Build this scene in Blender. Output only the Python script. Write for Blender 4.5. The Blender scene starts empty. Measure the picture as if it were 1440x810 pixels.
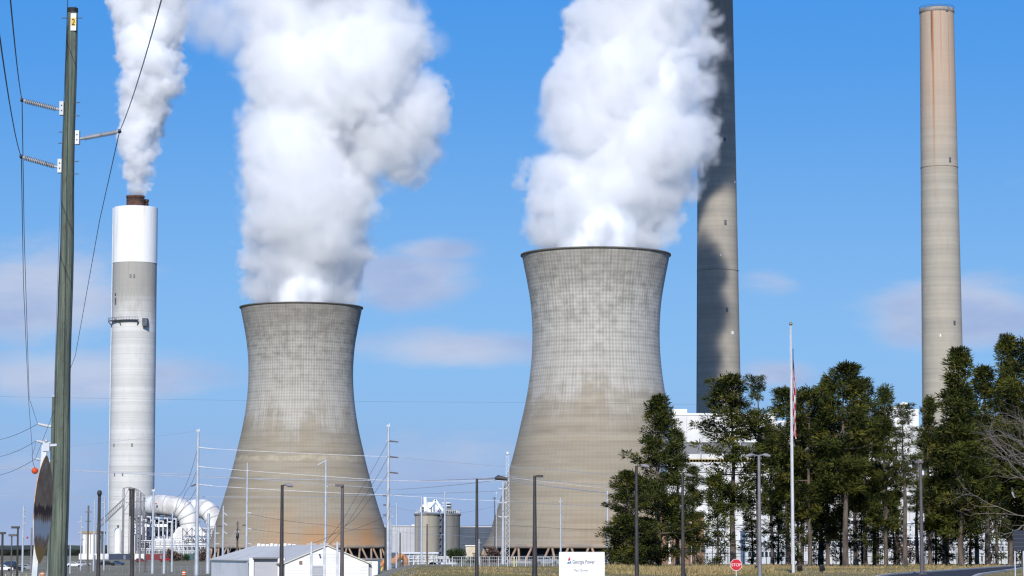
import bpy, bmesh, math, random
import numpy as np
from mathutils import Vector, Matrix, noise as mnoise

random.seed(7)
rng = np.random.default_rng(7)
sc = bpy.context.scene
COL = sc.collection
R = math.radians

# ------------------------------------------------------------------ camera
F = 3700.0                      # focal length in pixels of the 1440 wide photograph
PITCH = math.atan((772 - 405) / F)
EYE = 2.2
cam_d = bpy.data.cameras.new('camera')
cam_d.sensor_width = 36.0
cam_d.lens = F / 1440 * 36
cam_d.clip_start = 0.5
cam_d.clip_end = 30000
cam = bpy.data.objects.new('camera', cam_d)
COL.objects.link(cam)
cam.location = (0, 0, EYE)
cam.rotation_euler = (math.pi / 2 + PITCH, 0, 0)
sc.camera = cam

# ------------------------------------------------------------------ light
SUN_EL, SUN_AZ = 28.0, -5.0       # degrees; azimuth: behind the camera, a little to its left
world = bpy.data.worlds.new('World')
sc.world = world
world.use_nodes = True
sun_d = bpy.data.lights.new('sun', 'SUN')
sun_d.energy = 4.0
sun_d.angle = R(0.53)
sun_d.color = (1.0, 0.955, 0.88)
sun = bpy.data.objects.new('sun', sun_d)
COL.objects.link(sun)
sun.rotation_euler = (R(90 - SUN_EL), 0, R(SUN_AZ))
sun.location = (0, -50, 80)
sc.view_settings.view_transform = 'Standard'
sc.view_settings.look = 'None'
sc.view_settings.gamma = 1
EXPO = 0.15
sc.view_settings.exposure = EXPO
sc.render.engine = 'CYCLES'
cy = sc.cycles
cy.max_bounces = 16
cy.diffuse_bounces = 3
cy.glossy_bounces = 2
cy.transmission_bounces = 2
cy.transparent_max_bounces = 8
cy.volume_bounces = 14
cy.volume_max_steps = 256
cy.use_denoising = True
try:
    cy.denoiser = 'OPENIMAGEDENOISE'
except Exception:
    pass
cy.caustics_reflective = False
cy.caustics_refractive = False
cy.filter_width = 1.3


# ------------------------------------------------------------------ node helper
class NT:
    def __init__(self, tree):
        self.t = tree
        self.n = tree.nodes
        self.l = tree.links

    def node(self, typ, **kw):
        x = self.n.new(typ)
        for k, v in kw.items():
            setattr(x, k, v)
        return x

    def put(self, sock, v):
        if hasattr(v, 'is_output') or isinstance(v, bpy.types.NodeSocket):
            self.l.new(v, sock)
        elif isinstance(v, (tuple, list)) and len(v) == 3 and sock.type == 'RGBA':
            sock.default_value = (*v, 1)
        else:
            sock.default_value = v

    def m(self, op, a, b=0.0, c=0.0, clamp=False):
        x = self.node('ShaderNodeMath', operation=op, use_clamp=clamp)
        self.put(x.inputs[0], a)
        self.put(x.inputs[1], b)
        self.put(x.inputs[2], c)
        return x.outputs[0]

    def mix(self, f, a, b, blend='MIX'):
        x = self.node('ShaderNodeMix', data_type='RGBA', blend_type=blend)
        self.put(x.inputs[0], f)
        self.put(x.inputs[6], a)
        self.put(x.inputs[7], b)
        return x.outputs[2]

    def ss(self, v, a, b, lo=0.0, hi=1.0):
        x = self.node('ShaderNodeMapRange', interpolation_type='SMOOTHSTEP')
        self.put(x.inputs[0], v)
        x.inputs[1].default_value = a
        x.inputs[2].default_value = b
        x.inputs[3].default_value = lo
        x.inputs[4].default_value = hi
        return x.outputs[0]

    def noise(self, vec, scale=1.0, detail=3.0, rough=0.55, out=0):
        x = self.node('ShaderNodeTexNoise')
        if vec is not None:
            self.put(x.inputs['Vector'], vec)
        x.inputs['Scale'].default_value = scale
        x.inputs['Detail'].default_value = detail
        x.inputs['Roughness'].default_value = rough
        return x.outputs[out]

    def xyz(self, a, b=0.0, c=0.0):
        x = self.node('ShaderNodeCombineXYZ')
        self.put(x.inputs[0], a)
        self.put(x.inputs[1], b)
        self.put(x.inputs[2], c)
        return x.outputs[0]

    def sep(self, v):
        x = self.node('ShaderNodeSeparateXYZ')
        self.put(x.inputs[0], v)
        return x.outputs

    def vm(self, op, a, b):
        x = self.node('ShaderNodeVectorMath', operation=op)
        self.put(x.inputs[0], a)
        self.put(x.inputs[1], b)
        return x.outputs[0]


def new_mat(name):
    m = bpy.data.materials.new(name)
    m.use_nodes = True
    g = NT(m.node_tree)
    p = m.node_tree.nodes['Principled BSDF']
    return m, g, p


MATS = {}


def mat(name, col, rough=0.7, col2=None, scale=1.0, metal=0.0, stretch=(1, 1, 1), bump=0.0, coord='Object', lo=0.38, hi=0.62):
    """colour, or two colours mixed by noise in the thing's own coordinates"""
    if name in MATS:
        return MATS[name]
    m, g, p = new_mat(name)
    p.inputs['Roughness'].default_value = rough
    p.inputs['Metallic'].default_value = metal
    p.inputs['Specular IOR Level'].default_value = 0.3
    if col2 is None:
        col2 = tuple(c * 0.82 for c in col)
    tc = g.node('ShaderNodeTexCoord').outputs[coord]
    v = g.vm('MULTIPLY', tc, stretch)
    n = g.noise(v, scale, 4)
    c = g.mix(g.ss(n, lo, hi), col, col2)
    g.put(p.inputs['Base Color'], c)
    if bump:
        b = g.node('ShaderNodeBump')
        b.inputs['Strength'].default_value = bump
        g.put(b.inputs['Height'], n)
        g.put(p.inputs['Normal'], b.outputs[0])
    MATS[name] = m
    return m


def cyl_coords(g):
    s = g.sep(g.node('ShaderNodeTexCoord').outputs['Object'])
    ang = g.m('ARCTAN2', s[0], g.m('MULTIPLY', s[1], -1.0))   # 0 faces the road side, positive towards +x
    return ang, s[2]


# ------------------------------------------------------------------ world shader: Nishita sky with soft low clouds
def make_world():
    g = NT(world.node_tree)
    bg = world.node_tree.nodes['Background']
    BG = 0.1
    bg.inputs['Strength'].default_value = BG
    sky = g.node('ShaderNodeTexSky', sky_type='NISHITA')
    sky.sun_disc = False
    sky.sun_elevation = R(SUN_EL)
    sky.sun_rotation = R(180 - SUN_AZ)
    sky.altitude = 200
    sky.air_density = 1.0
    sky.dust_density = 0.2
    sky.ozone_density = 2.0
    s = g.sep(g.node('ShaderNodeTexCoord').outputs['Generated'])
    az = g.m('ARCTAN2', s[0], s[1])
    el = g.m('ARCSINE', s[2])
    nv = g.xyz(g.m('MULTIPLY', az, 16.0), g.m('MULTIPLY', el, 42.0), 3.7)
    n1 = g.noise(nv, 1.0, 6, 0.55)
    n2 = g.noise(nv, 0.35, 2, 0.5)
    tot = None
    # (azimuth, elevation, half width, half height, weight) of the cloud banks, in pixels of angle
    for (px, py, w, h, k) in [(60, 415, 150, 75, 1.0), (120, 535, 190, 42, 1.0), (575, 395, 90, 42, .8), (630, 492, 150, 32, .95),
                              (605, 352, 70, 20, .6), (1345, 440, 120, 55, 1.0), (1085, 395, 60, 25, .5), (1090, 528, 60, 22, .7),
                              (640, 640, 200, 60, .55), (40, 660, 170, 70, .5), (1420, 270, 90, 35, .3), (330, 640, 160, 60, .4),
                              (250, 760, 900, 40, .35), (-500, 430, 300, 60, 1), (1900, 430, 300, 70, 1)]:
        a0 = math.atan((px - 720) / F)
        e0 = PITCH + math.atan((405 - py) / F)
        dx = g.m('DIVIDE', g.m('SUBTRACT', az, a0), w / F)
        dy = g.m('DIVIDE', g.m('SUBTRACT', el, e0), h / F)
        d = g.m('ADD', g.m('MULTIPLY', dx, dx), g.m('MULTIPLY', dy, dy))
        v = g.m('MULTIPLY', g.m('POWER', 2.718, g.m('MULTIPLY', d, -1.0)), k)
        tot = v if tot is None else g.m('MAXIMUM', tot, v)
    n3 = g.noise(nv, 3.2, 6, 0.65)
    nn = g.m('ADD', g.m('ADD', g.m('MULTIPLY', n1, 0.55), g.m('MULTIPLY', n2, 0.25)), g.m('MULTIPLY', n3, 0.2))
    dens = g.m('ADD', tot, g.m('MULTIPLY', g.m('SUBTRACT', nn, 0.5), 2.6))
    f = g.m('MULTIPLY', g.ss(dens, 0.16, 0.82), 0.86)
    f = g.m('MULTIPLY', f, g.ss(tot, 0.04, 0.35))
    k = 1.0 / (BG * 2 ** EXPO)
    lin = lambda r, gg, b: tuple(((c / 255) ** 2.2) * k for c in (r, gg, b))
    ccol = g.mix(g.ss(n1, 0.35, 0.7), lin(194, 205, 229), lin(160, 178, 218))
    grad = g.mix(g.ss(el, 0.0, R(4.5)), lin(130, 162, 216), lin(124, 180, 238))
    grad = g.mix(g.ss(el, R(3.0), R(12.5)), grad, lin(62, 146, 232))
    grad = g.mix(g.ss(el, R(12), R(60)), grad, lin(38, 96, 190))
    grad = g.mix(g.ss(el, R(-2), 0.0), lin(120, 118, 105), grad)
    base = g.mix(0.9, sky.outputs[0], grad)
    out = g.mix(f, base, ccol)
    g.put(bg.inputs['Color'], out)


make_world()


# ------------------------------------------------------------------ pixel -> place
CP, SP = math.cos(PITCH), math.sin(PITCH)


def P(px, py, D):
    """world point seen at that pixel of the photograph, D metres ahead"""
    a, b = (px - 720) / F, (405 - py) / F
    d = Vector((a, CP - b * SP, SP + b * CP))
    d *= D / d.y
    return Vector((d.x, d.y, d.z + EYE))


def W(w, D):
    return w * D / F


def sstep(a, b, x):
    t = min(1, max(0, (x - a) / (b - a)))
    return t * t * (3 - 2 * t)


def ground_z(x, y):
    r = x / max(y, 1.0)
    left = 1 - sstep(-0.062, -0.036, r)
    right_z = -3.0 * sstep(360, 720, y)
    z = right_z * (1 - left) + (-3.0) * left
    near = 1 - sstep(172, 222, y)
    z = z * (1 - near) + (-1.9) * near
    return z


def G(px, D):
    p = P(px, 785, D)
    return Vector((p.x, D, ground_z(p.x, D)))


# ------------------------------------------------------------------ mesh builder
class MB:
    def __init__(self):
        self.v, self.f, self.mi, self.smooth = [], [], [], []

    def add(self, vs, fs, mi=0, smooth=False):
        o = len(self.v)
        self.v += [tuple(p) for p in vs]
        for q in fs:
            self.f.append(tuple(i + o for i in q))
            self.mi.append(mi)
            self.smooth.append(smooth)
        return self

    def box(self, x0, x1, y0, y1, z0, z1, mi=0):
        vs = [(x, y, z) for x in (x0, x1) for y in (y0, y1) for z in (z0, z1)]
        return self.add(vs, [(0, 1, 3, 2), (4, 6, 7, 5), (0, 4, 5, 1), (2, 3, 7, 6), (0, 2, 6, 4), (1, 5, 7, 3)], mi)

    def obox(self, c, ax, ay, az, mi=0):
        """box about c with half-axis vectors"""
        c, ax, ay, az = map(Vector, (c, ax, ay, az))
        vs = [c + ax * i + ay * j + az * k for i in (-1, 1) for j in (-1, 1) for k in (-1, 1)]
        return self.add(vs, [(0, 1, 3, 2), (4, 6, 7, 5), (0, 4, 5, 1), (2, 3, 7, 6), (0, 2, 6, 4), (1, 5, 7, 3)], mi)

    def bar(self, a, b, w, h=None, mi=0):
        a, b = Vector(a), Vector(b)
        d = (b - a)
        L = d.length
        d.normalize()
        up = Vector((0, 0, 1)) if abs(d.z) < .95 else Vector((0, 1, 0))
        s = d.cross(up).normalized()
        u = s.cross(d)
        h = h or w
        return self.obox((a + b) / 2, d * L / 2, s * w / 2, u * h / 2, mi)

    def tube(self, pts, rad, n=8, cap=True, mi=0):
        pts = [Vector(p) for p in pts]
        if not hasattr(rad, '__len__'):
            rad = [rad] * len(pts)
        rings = []
        ref = Vector((0.123, 0.31, 0.94)).normalized()
        prev = None
        for i, p in enumerate(pts):
            if i == 0:
                d = pts[1] - pts[0]
            elif i == len(pts) - 1:
                d = pts[-1] - pts[-2]
            else:
                d = (pts[i + 1] - p).normalized() + (p - pts[i - 1]).normalized()
            d.normalize()
            if prev is None:
                s = d.cross(ref if abs(d.dot(ref)) < .9 else Vector((1, 0, 0))).normalized()
            else:
                s = (prev - d * prev.dot(d)).normalized()
            prev = s
            u = d.cross(s)
            rings.append([p + (s * math.cos(2 * math.pi * k / n) + u * math.sin(2 * math.pi * k / n)) * rad[i] for k in range(n)])
        vs = [q for r in rings for q in r]
        fs = [(i * n + k, i * n + (k + 1) % n, (i + 1) * n + (k + 1) % n, (i + 1) * n + k) for i in range(len(pts) - 1) for k in range(n)]
        o = len(vs)
        self.add(vs, fs, mi, True)
        if cap:
            self.add(rings[0], [tuple(reversed(range(n)))], mi)
            self.add(rings[-1], [tuple(range(n))], mi)
        return self

    def lathe(self, prof, n=64, mi=0, c=(0, 0, 0), smooth=True):
        """prof: (radius, z) pairs"""
        vs = [(c[0] + r * math.sin(2 * math.pi * k / n), c[1] - r * math.cos(2 * math.pi * k / n), c[2] + z) for r, z in prof for k in range(n)]
        fs = [(i * n + k, i * n + (k + 1) % n, (i + 1) * n + (k + 1) % n, (i + 1) * n + k) for i in range(len(prof) - 1) for k in range(n)]
        return self.add(vs, fs, mi, smooth)

    def disc(self, c, r, n=32, mi=0):
        vs = [(c[0] + r * math.cos(2 * math.pi * k / n), c[1] + r * math.sin(2 * math.pi * k / n), c[2]) for k in range(n)]
        return self.add(vs, [tuple(range(n))], mi)

    def sphere(self, c, r, n=12, mi=0, sq=(1, 1, 1)):
        m = n // 2
        vs = [(c[0], c[1], c[2] + r * sq[2])]
        for i in range(1, m):
            for k in range(n):
                t, q = math.pi * i / m, 2 * math.pi * k / n
                vs.append((c[0] + r * sq[0] * math.sin(t) * math.cos(q), c[1] + r * sq[1] * math.sin(t) * math.sin(q), c[2] + r * sq[2] * math.cos(t)))
        vs.append((c[0], c[1], c[2] - r * sq[2]))
        fs = [(0, 1 + k, 1 + (k + 1) % n) for k in range(n)]
        for i in range(m - 2):
            for k in range(n):
                a, b = 1 + i * n + k, 1 + i * n + (k + 1) % n
                fs.append((a, a + n, b + n, b))
        e = len(vs) - 1
        o = 1 + (m - 2) * n
        fs += [(e, o + (k + 1) % n, o + k) for k in range(n)]
        return self.add(vs, fs, mi, True)

    def prism(self, poly, axis_vec, mi=0):
        """poly: list of 3D points, extruded by axis_vec"""
        n = len(poly)
        a = [Vector(p) for p in poly]
        b = [p + Vector(axis_vec) for p in a]
        fs = [tuple(range(n)), tuple(reversed(range(n, 2 * n)))]
        fs += [(i, i + n, (i + 1) % n + n, (i + 1) % n) for i in range(n)]
        return self.add(a + b, fs, mi)

    def build(self, name, mats, parent=None, local=True):
        me = bpy.data.meshes.new(name)
        off = Vector((0, 0, 0))
        if parent is not None and local:
            q = parent
            while q is not None:
                off += q.location
                q = q.parent
        me.from_pydata([tuple(Vector(p) - off) for p in self.v] if off.length else self.v, [], self.f)
        ms = mats if isinstance(mats, (list, tuple)) else [mats]
        for m in ms:
            me.materials.append(m)
        me.polygons.foreach_set('material_index', self.mi)
        me.polygons.foreach_set('use_smooth', self.smooth)
        me.update()
        bm = bmesh.new()
        bm.from_mesh(me)
        bmesh.ops.recalc_face_normals(bm, faces=bm.faces)
        bm.to_mesh(me)
        bm.free()
        o = bpy.data.objects.new(name, me)
        COL.objects.link(o)
        o.parent = parent
        return o


def tag(o, label, cat, group=None, kind=None):
    if label:
        o['label'] = label
    if cat:
        o['category'] = cat
    if group:
        o['group'] = group
    if kind:
        o['kind'] = kind
    return o


def thing(name, loc, label, cat, group=None):
    o = bpy.data.objects.new(name, None)
    o.empty_display_size = 0.5
    COL.objects.link(o)
    o.location = loc
    return tag(o, label, cat, group)


def structure(o):
    o['kind'] = 'structure'
    return o


def copy_tree(o, parent=None):
    c = o.copy()
    COL.objects.link(c)
    c.parent = parent
    for ch in list(o.children):
        copy_tree(ch, c)
    return c


def text_mesh(body, size, name, material, parent, origin, right=(1, 0, 0), up=(0, 0, 1), align='LEFT', extrude=0.004, width=1.0, bold=0.0):
    cu = bpy.data.curves.new(name, 'FONT')
    cu.body = body
    cu.size = size
    cu.align_x = align
    cu.offset = bold
    cu.extrude = extrude
    to = bpy.data.objects.new(name + '_source', cu)
    COL.objects.link(to)
    dg = bpy.context.evaluated_depsgraph_get()
    me = bpy.data.meshes.new_from_object(to.evaluated_get(dg))
    bpy.data.objects.remove(to)
    r, u = Vector(right).normalized(), Vector(up).normalized()
    nrm = r.cross(u)
    off = Vector(origin)
    pl = Vector((0, 0, 0))
    q = parent
    while q is not None:
        pl += q.location
        q = q.parent
    for v in me.vertices:
        c = v.co.copy()
        v.co = off + r * (c.x * width) + u * c.y + nrm * c.z - pl
    me.materials.clear()
    me.materials.append(material)
    o = bpy.data.objects.new(name, me)
    COL.objects.link(o)
    o.parent = parent
    return o


# ------------------------------------------------------------------ materials
M_white = mat('white_paint', (0.80, 0.80, 0.78), 0.5, (0.70, 0.70, 0.68), 0.15)
M_white_dirty = mat('weathered_white_cladding', (0.72, 0.72, 0.70), 0.6, (0.55, 0.55, 0.54), 0.12, stretch=(1, 1, .3))
M_grey_clad = mat('grey_cladding', (0.46, 0.47, 0.50), 0.6, (0.40, 0.41, 0.44), 0.1)
M_navy = mat('dark_blue_cladding', (0.065, 0.085, 0.12), 0.6, (0.05, 0.07, 0.10), 0.1)
M_steel = mat('galvanised_steel', (0.50, 0.53, 0.57), 0.45, (0.42, 0.45, 0.50), 0.8, metal=0.25)
M_steel_dark = mat('dark_steel', (0.10, 0.12, 0.15), 0.55, (0.07, 0.08, 0.10), 0.6)  # plain dark blue-grey steel
M_steel_white = mat('white_steelwork', (0.66, 0.68, 0.70), 0.5, (0.5, 0.52, 0.55), 0.6)
M_bronze = mat('dark_bronze_post', (0.035, 0.032, 0.034), 0.5, (0.055, 0.05, 0.05), 0.7)
M_post_brown = mat('brown_grey_post', (0.12, 0.10, 0.11), 0.5, (0.09, 0.08, 0.085), 0.7)
M_post_grey = mat('grey_post', (0.22, 0.215, 0.24), 0.5, (0.17, 0.165, 0.185), 0.7)
M_wood_old = mat('old_grey_wood', (0.16, 0.14, 0.12), 0.9, (0.10, 0.09, 0.075), 2.0, stretch=(4, 4, .3))
M_wire = mat('aluminium_cable', (0.05, 0.055, 0.065), 0.6)
M_wire_pale = mat('pale_aluminium_cable', (0.62, 0.63, 0.66), 0.4, metal=0.2)
M_glass = mat('dark_window_glass', (0.03, 0.04, 0.055), 0.15, (0.05, 0.06, 0.08), 0.5)
M_black = mat('black_rubber', (0.02, 0.02, 0.02), 0.7)
M_louver = mat('grey_louvre', (0.20, 0.205, 0.215), 0.6, (0.15, 0.155, 0.165), 3, stretch=(0.1, .1, 8))
M_roof_tan = mat('pale_roof_sheet', (0.70, 0.66, 0.57), 0.6, (0.62, 0.59, 0.52), 0.2)
M_roof_grey = mat('grey_roof_sheet', (0.66, 0.62, 0.53), 0.6, (0.58, 0.55, 0.48), 0.2)
M_door_grey = mat('grey_roller_door', (0.42, 0.43, 0.46), 0.6, (0.36, 0.37, 0.41), 3, stretch=(.05, .05, 6))
M_orange = mat('orange_paint', (0.62, 0.16, 0.03), 0.5, (0.5, 0.13, 0.03), 0.4)
M_orange_dull = mat('faded_orange_paint', (0.55, 0.25, 0.10), 0.6, (0.42, 0.18, 0.08), 0.4)
M_red = mat('red_paint', (0.50, 0.02, 0.03), 0.45)
M_yellow = mat('yellow_paint', (0.72, 0.46, 0.04), 0.5)
M_brick = mat('tan_brick', (0.32, 0.20, 0.13), 0.85, (0.26, 0.16, 0.10), 0.6)
M_block = mat('grey_block_wall', (0.33, 0.31, 0.285), 0.85, (0.26, 0.245, 0.23), 0.15)
M_silo = mat('silo_concrete', (0.40, 0.36, 0.29), 0.8, (0.30, 0.275, 0.225), 0.25, stretch=(1.4, 1.4, .15))
M_silo_dark = mat('shaded_silo_concrete', (0.20, 0.195, 0.18), 0.8, (0.11, 0.11, 0.11), 0.25, stretch=(1.4, 1.4, .1))  # second silo's shadow painted in as a darker concrete; roofs share it
M_rust = mat('rusty_flue_steel', (0.14, 0.075, 0.055), 0.8, (0.09, 0.05, 0.04), 0.4)
M_bark = mat('pine_bark', (0.13, 0.105, 0.085), 0.95, (0.065, 0.05, 0.042), 1.2, stretch=(2, 2, .5))
M_bark_pale = mat('pale_grey_bark', (0.30, 0.27, 0.25), 0.95, (0.20, 0.175, 0.16), 1.0, stretch=(2, 2, .5))
M_bare = mat('pale_bare_twig', (0.27, 0.235, 0.205), 0.9, (0.19, 0.16, 0.14), 0.8)


def wood_pole_mat():
    m, g, p = new_mat('treated_green_pole')
    ang, z = cyl_coords(g)
    n = g.noise(g.xyz(g.m('MULTIPLY', ang, 3.0), 0.0, g.m('MULTIPLY', z, 0.35)), 1.6, 5, .65)
    n2 = g.noise(g.xyz(g.m('MULTIPLY', ang, 9.0), 0.0, g.m('MULTIPLY', z, 0.5)), 2.0, 4, .7)
    n3 = g.noise(g.xyz(ang, 0.0, g.m('MULTIPLY', z, 2.2)), 1.4, 3, .6)
    c = g.mix(g.ss(n, .35, .68), (0.058, 0.085, 0.070), (0.165, 0.190, 0.140))
    c = g.mix(g.ss(n2, .54, .63), c, (0.03, 0.036, 0.032))
    c = g.mix(g.m('MULTIPLY', g.ss(n3, .52, .70), .75), c, (0.085, 0.072, 0.05))
    dark_strip = g.ss(g.m('ABSOLUTE', g.m('SUBTRACT', g.m('ADD', ang, g.m('MULTIPLY', g.m('SUBTRACT', n3, .5), .25)), .62)), .03, .10, 1, 0)  # narrow dark strip up one side, wavering with the noise
    c = g.mix(g.m('MULTIPLY', dark_strip, .8), c, (0.022, 0.026, 0.024))
    g.put(p.inputs['Base Color'], c)
    p.inputs['Roughness'].default_value = .9
    b = g.node('ShaderNodeBump')
    b.inputs['Strength'].default_value = .5
    b.inputs['Distance'].default_value = .02
    g.put(b.inputs['Height'], n2)
    g.put(p.inputs['Normal'], b.outputs[0])
    return m


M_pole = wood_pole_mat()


def tower_mat(name, orange, seed, pale=1.0):
    m, g, p = new_mat(name)
    ang, z = cyl_coords(g)
    U = g.m('MULTIPLY', ang, 124 / (2 * math.pi))
    V = g.m('DIVIDE', z, 1.42)
    fu = g.m('FRACT', g.m('ADD', U, 200.0))
    fv = g.m('FRACT', g.m('ADD', V, 50.0))
    lu = g.ss(g.m('ABSOLUTE', g.m('SUBTRACT', fu, .5)), .16, .34, 1, 0)
    lv = g.ss(g.m('ABSOLUTE', g.m('SUBTRACT', fv, .5)), .14, .36, 1, 0)
    sa = g.m('MULTIPLY', g.m('SINE', ang), 3.0)
    ca = g.m('MULTIPLY', g.m('COSINE', ang), 3.0)
    zz = g.m('ADD', g.m('MULTIPLY', z, .045), seed)
    big = g.noise(g.xyz(sa, ca, zz), 1.1, 4, .6)
    ptch = g.noise(g.xyz(sa, ca, g.m('MULTIPLY', zz, 3.0)), 2.4, 4, .6)
    cell = g.noise(g.xyz(g.m('FLOOR', U), g.m('FLOOR', V), seed), .73, 0, .5)
    colr = g.noise(g.xyz(g.m('FLOOR', U), g.m('MULTIPLY', z, .03), seed), .9, 2, .6)
    lift = g.noise(g.xyz(0.0, seed, z), .42, 3, .7)
    drip = g.noise(g.xyz(g.m('MULTIPLY', ang, 34.0), seed, g.m('MULTIPLY', z, .035)), 1.0, 3, .6)
    low = g.mix(g.ss(lift, .3, .7), (0.335, 0.285, 0.208), (0.262, 0.224, 0.166))
    low = g.mix(g.ss(big, .4, .65), low, (0.30, 0.26, 0.196))
    up = g.mix(g.ss(ptch, .38, .64), tuple(q * pale for q in (0.46, 0.44, 0.39)), tuple(q * pale for q in (0.28, 0.268, 0.238)))
    edge = g.m('ADD', z, g.m('ADD', g.m('MULTIPLY', g.m('SUBTRACT', drip, .5), 20.0), g.m('MULTIPLY', g.m('SUBTRACT', big, .5), 34.0)))
    fup = g.ss(edge, 50, 84)
    c = g.mix(fup, low, up)
    # pale leached band just above the wet line
    band = g.m('MULTIPLY', g.ss(edge, 60, 72), g.ss(edge, 78, 100, 1, 0))
    c = g.mix(g.m('MULTIPLY', band, g.ss(big, .3, .6, .25, .85)), c, (0.50, 0.475, 0.42))
    # panel pattern: column and lift joints, stronger where the old form marks weathered
    row = g.noise(g.xyz(g.m('MULTIPLY', ang, 1.3), g.m('FLOOR', V), seed), .83, 2, .6)
    c = g.mix(g.m('MULTIPLY', g.ss(cell, .3, .7), g.m('MULTIPLY', fup, .16)), c, (0.52, 0.50, 0.46))
    c = g.mix(g.m('MULTIPLY', g.ss(row, .40, .66), g.m('ADD', g.m('MULTIPLY', fup, .30), .14)), c, (0.50, 0.48, 0.43))
    c = g.mix(g.m('MULTIPLY', g.ss(row, .56, .36), g.m('ADD', g.m('MULTIPLY', fup, .10), .10)), c, (0.20, 0.19, 0.165))
    grain = g.noise(g.xyz(g.m('MULTIPLY', ang, 85.0), seed, g.m('MULTIPLY', z, .12)), 1.0, 3, .6)
    c = g.mix(g.m('MULTIPLY', g.ss(grain, .5, .72), g.m('ADD', g.m('MULTIPLY', fup, .26), .08)), c, (0.15, 0.145, 0.135))
    jl = g.m('ADD', g.m('MULTIPLY', fup, .20), .07)
    c = g.mix(g.m('MULTIPLY', g.m('MULTIPLY', lu, jl), g.ss(colr, .3, .65, .45, 1.35)), c, (0.13, 0.125, 0.118))
    c = g.mix(g.m('MULTIPLY', lv, g.m('ADD', g.m('MULTIPLY', fup, .13), .10)), c, (0.16, 0.15, 0.135))
    # one old pale pour ring
    rz = g.m('ABSOLUTE', g.m('SUBTRACT', g.m('ADD', z, g.m('MULTIPLY', g.m('SUBTRACT', big, .5), 5.0)), 46.5))
    c = g.mix(g.m('MULTIPLY', g.ss(rz, .5, 1.6, 1, 0), g.ss(ptch, .35, .6, .1, .5 if pale < 1 else .14)), c, (0.50, 0.44, 0.32))
    # drips
    c = g.mix(g.m('MULTIPLY', g.ss(drip, .66, .74), g.m('MULTIPLY', g.ss(z, 30, 60), .5)), c, (0.10, 0.10, 0.095))
    d2 = g.noise(g.xyz(g.m('MULTIPLY', ang, 60.0), seed + 4, g.m('MULTIPLY', z, .09)), 1.0, 2, .5)
    c = g.mix(g.m('MULTIPLY', g.ss(d2, .74, .78), .6), c, (0.62, 0.58, 0.5))
    # darker damp collar under the rim
    c = g.mix(g.m('MULTIPLY', g.ss(g.m('ADD', z, g.m('MULTIPLY', g.m('SUBTRACT', drip, .5), 10.0)), 97, 114), .42), c, (0.17, 0.155, 0.135))
    # rust and silt stain by the foot
    ob = g.m('ADD', z, g.m('MULTIPLY', g.m('SUBTRACT', big, .5), 40.0))
    side = g.m('MULTIPLY', g.ss(ang, -.9, .7, .0, 1.0), g.ss(ang, .8, 1.5, 1, .4))
    c = g.mix(g.m('MULTIPLY', g.m('MULTIPLY', g.ss(ob, 4, 26, 1, 0), side), orange), c, (0.43, 0.225, 0.095))
    g.put(p.inputs['Base Color'], c)
    p.inputs['Roughness'].default_value = .92
    p.inputs['Specular IOR Level'].default_value = .15
    return m


def stack_mat(name, c_a, c_b, top_col, top_z0, top_z1, streak=None, lift_period=2.6):
    m, g, p = new_mat(name)
    ang, z = cyl_coords(g)
    lift = g.noise(g.xyz(0.0, 1.3, z), .16, 6, .75)
    sa = g.m('SINE', ang)
    ca = g.m('COSINE', ang)
    pat = g.noise(g.xyz(g.m('MULTIPLY', sa, 2.0), g.m('MULTIPLY', ca, 2.0), g.m('MULTIPLY', z, .06)), 1.5, 5, .65)
    vert = g.noise(g.xyz(g.m('MULTIPLY', ang, 9.0), 0.0, g.m('MULTIPLY', z, .02)), 1.2, 3, .6)
    c = g.mix(g.ss(lift, .34, .66), c_a, c_b)
    c = g.mix(g.m('MULTIPLY', g.ss(pat, .45, .7), .35), c, tuple(x * .72 for x in c_a))
    fv = g.m('FRACT', g.m('DIVIDE', z, lift_period))
    c = g.mix(g.m('MULTIPLY', g.ss(fv, .8, .95), .14), c, (.12, .115, .1))
    zt = g.m('ADD', z, g.m('MULTIPLY', g.m('SUBTRACT', pat, .5), (top_z1 - top_z0) * .8))
    tc = g.mix(g.ss(vert, .35, .65), top_col[0], top_col[1])
    c = g.mix(g.ss(zt, top_z0, top_z1, 0, top_col[2]), c, tc)
    if streak:
        for (a0, wd, z0, z1, col) in streak:
            a1 = g.m('ADD', ang, g.m('MULTIPLY', g.m('SUBTRACT', pat, .5), .08))
            f = g.m('MULTIPLY', g.ss(g.m('ABSOLUTE', g.m('SUBTRACT', a1, a0)), wd * .3, wd, 1, 0), g.ss(z, z0, z1))
            c = g.mix(g.m('MULTIPLY', f, g.ss(vert, .2, .6, .5, .95)), c, col)
    g.put(p.inputs['Base Color'], c)
    p.inputs['Roughness'].default_value = .9
    p.inputs['Specular IOR Level'].default_value = .15
    return m


def leaf_mat(name, dark, light, warm):
    m, g, p = new_mat(name)
    at = g.node('ShaderNodeAttribute', attribute_name='tint')
    s = g.sep(at.outputs['Color'])
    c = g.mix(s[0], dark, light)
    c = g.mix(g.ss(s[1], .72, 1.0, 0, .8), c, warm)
    g.put(p.inputs['Base Color'], c)
    p.inputs['Roughness'].default_value = .8
    p.inputs['Specular IOR Level'].default_value = .1
    return m


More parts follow.
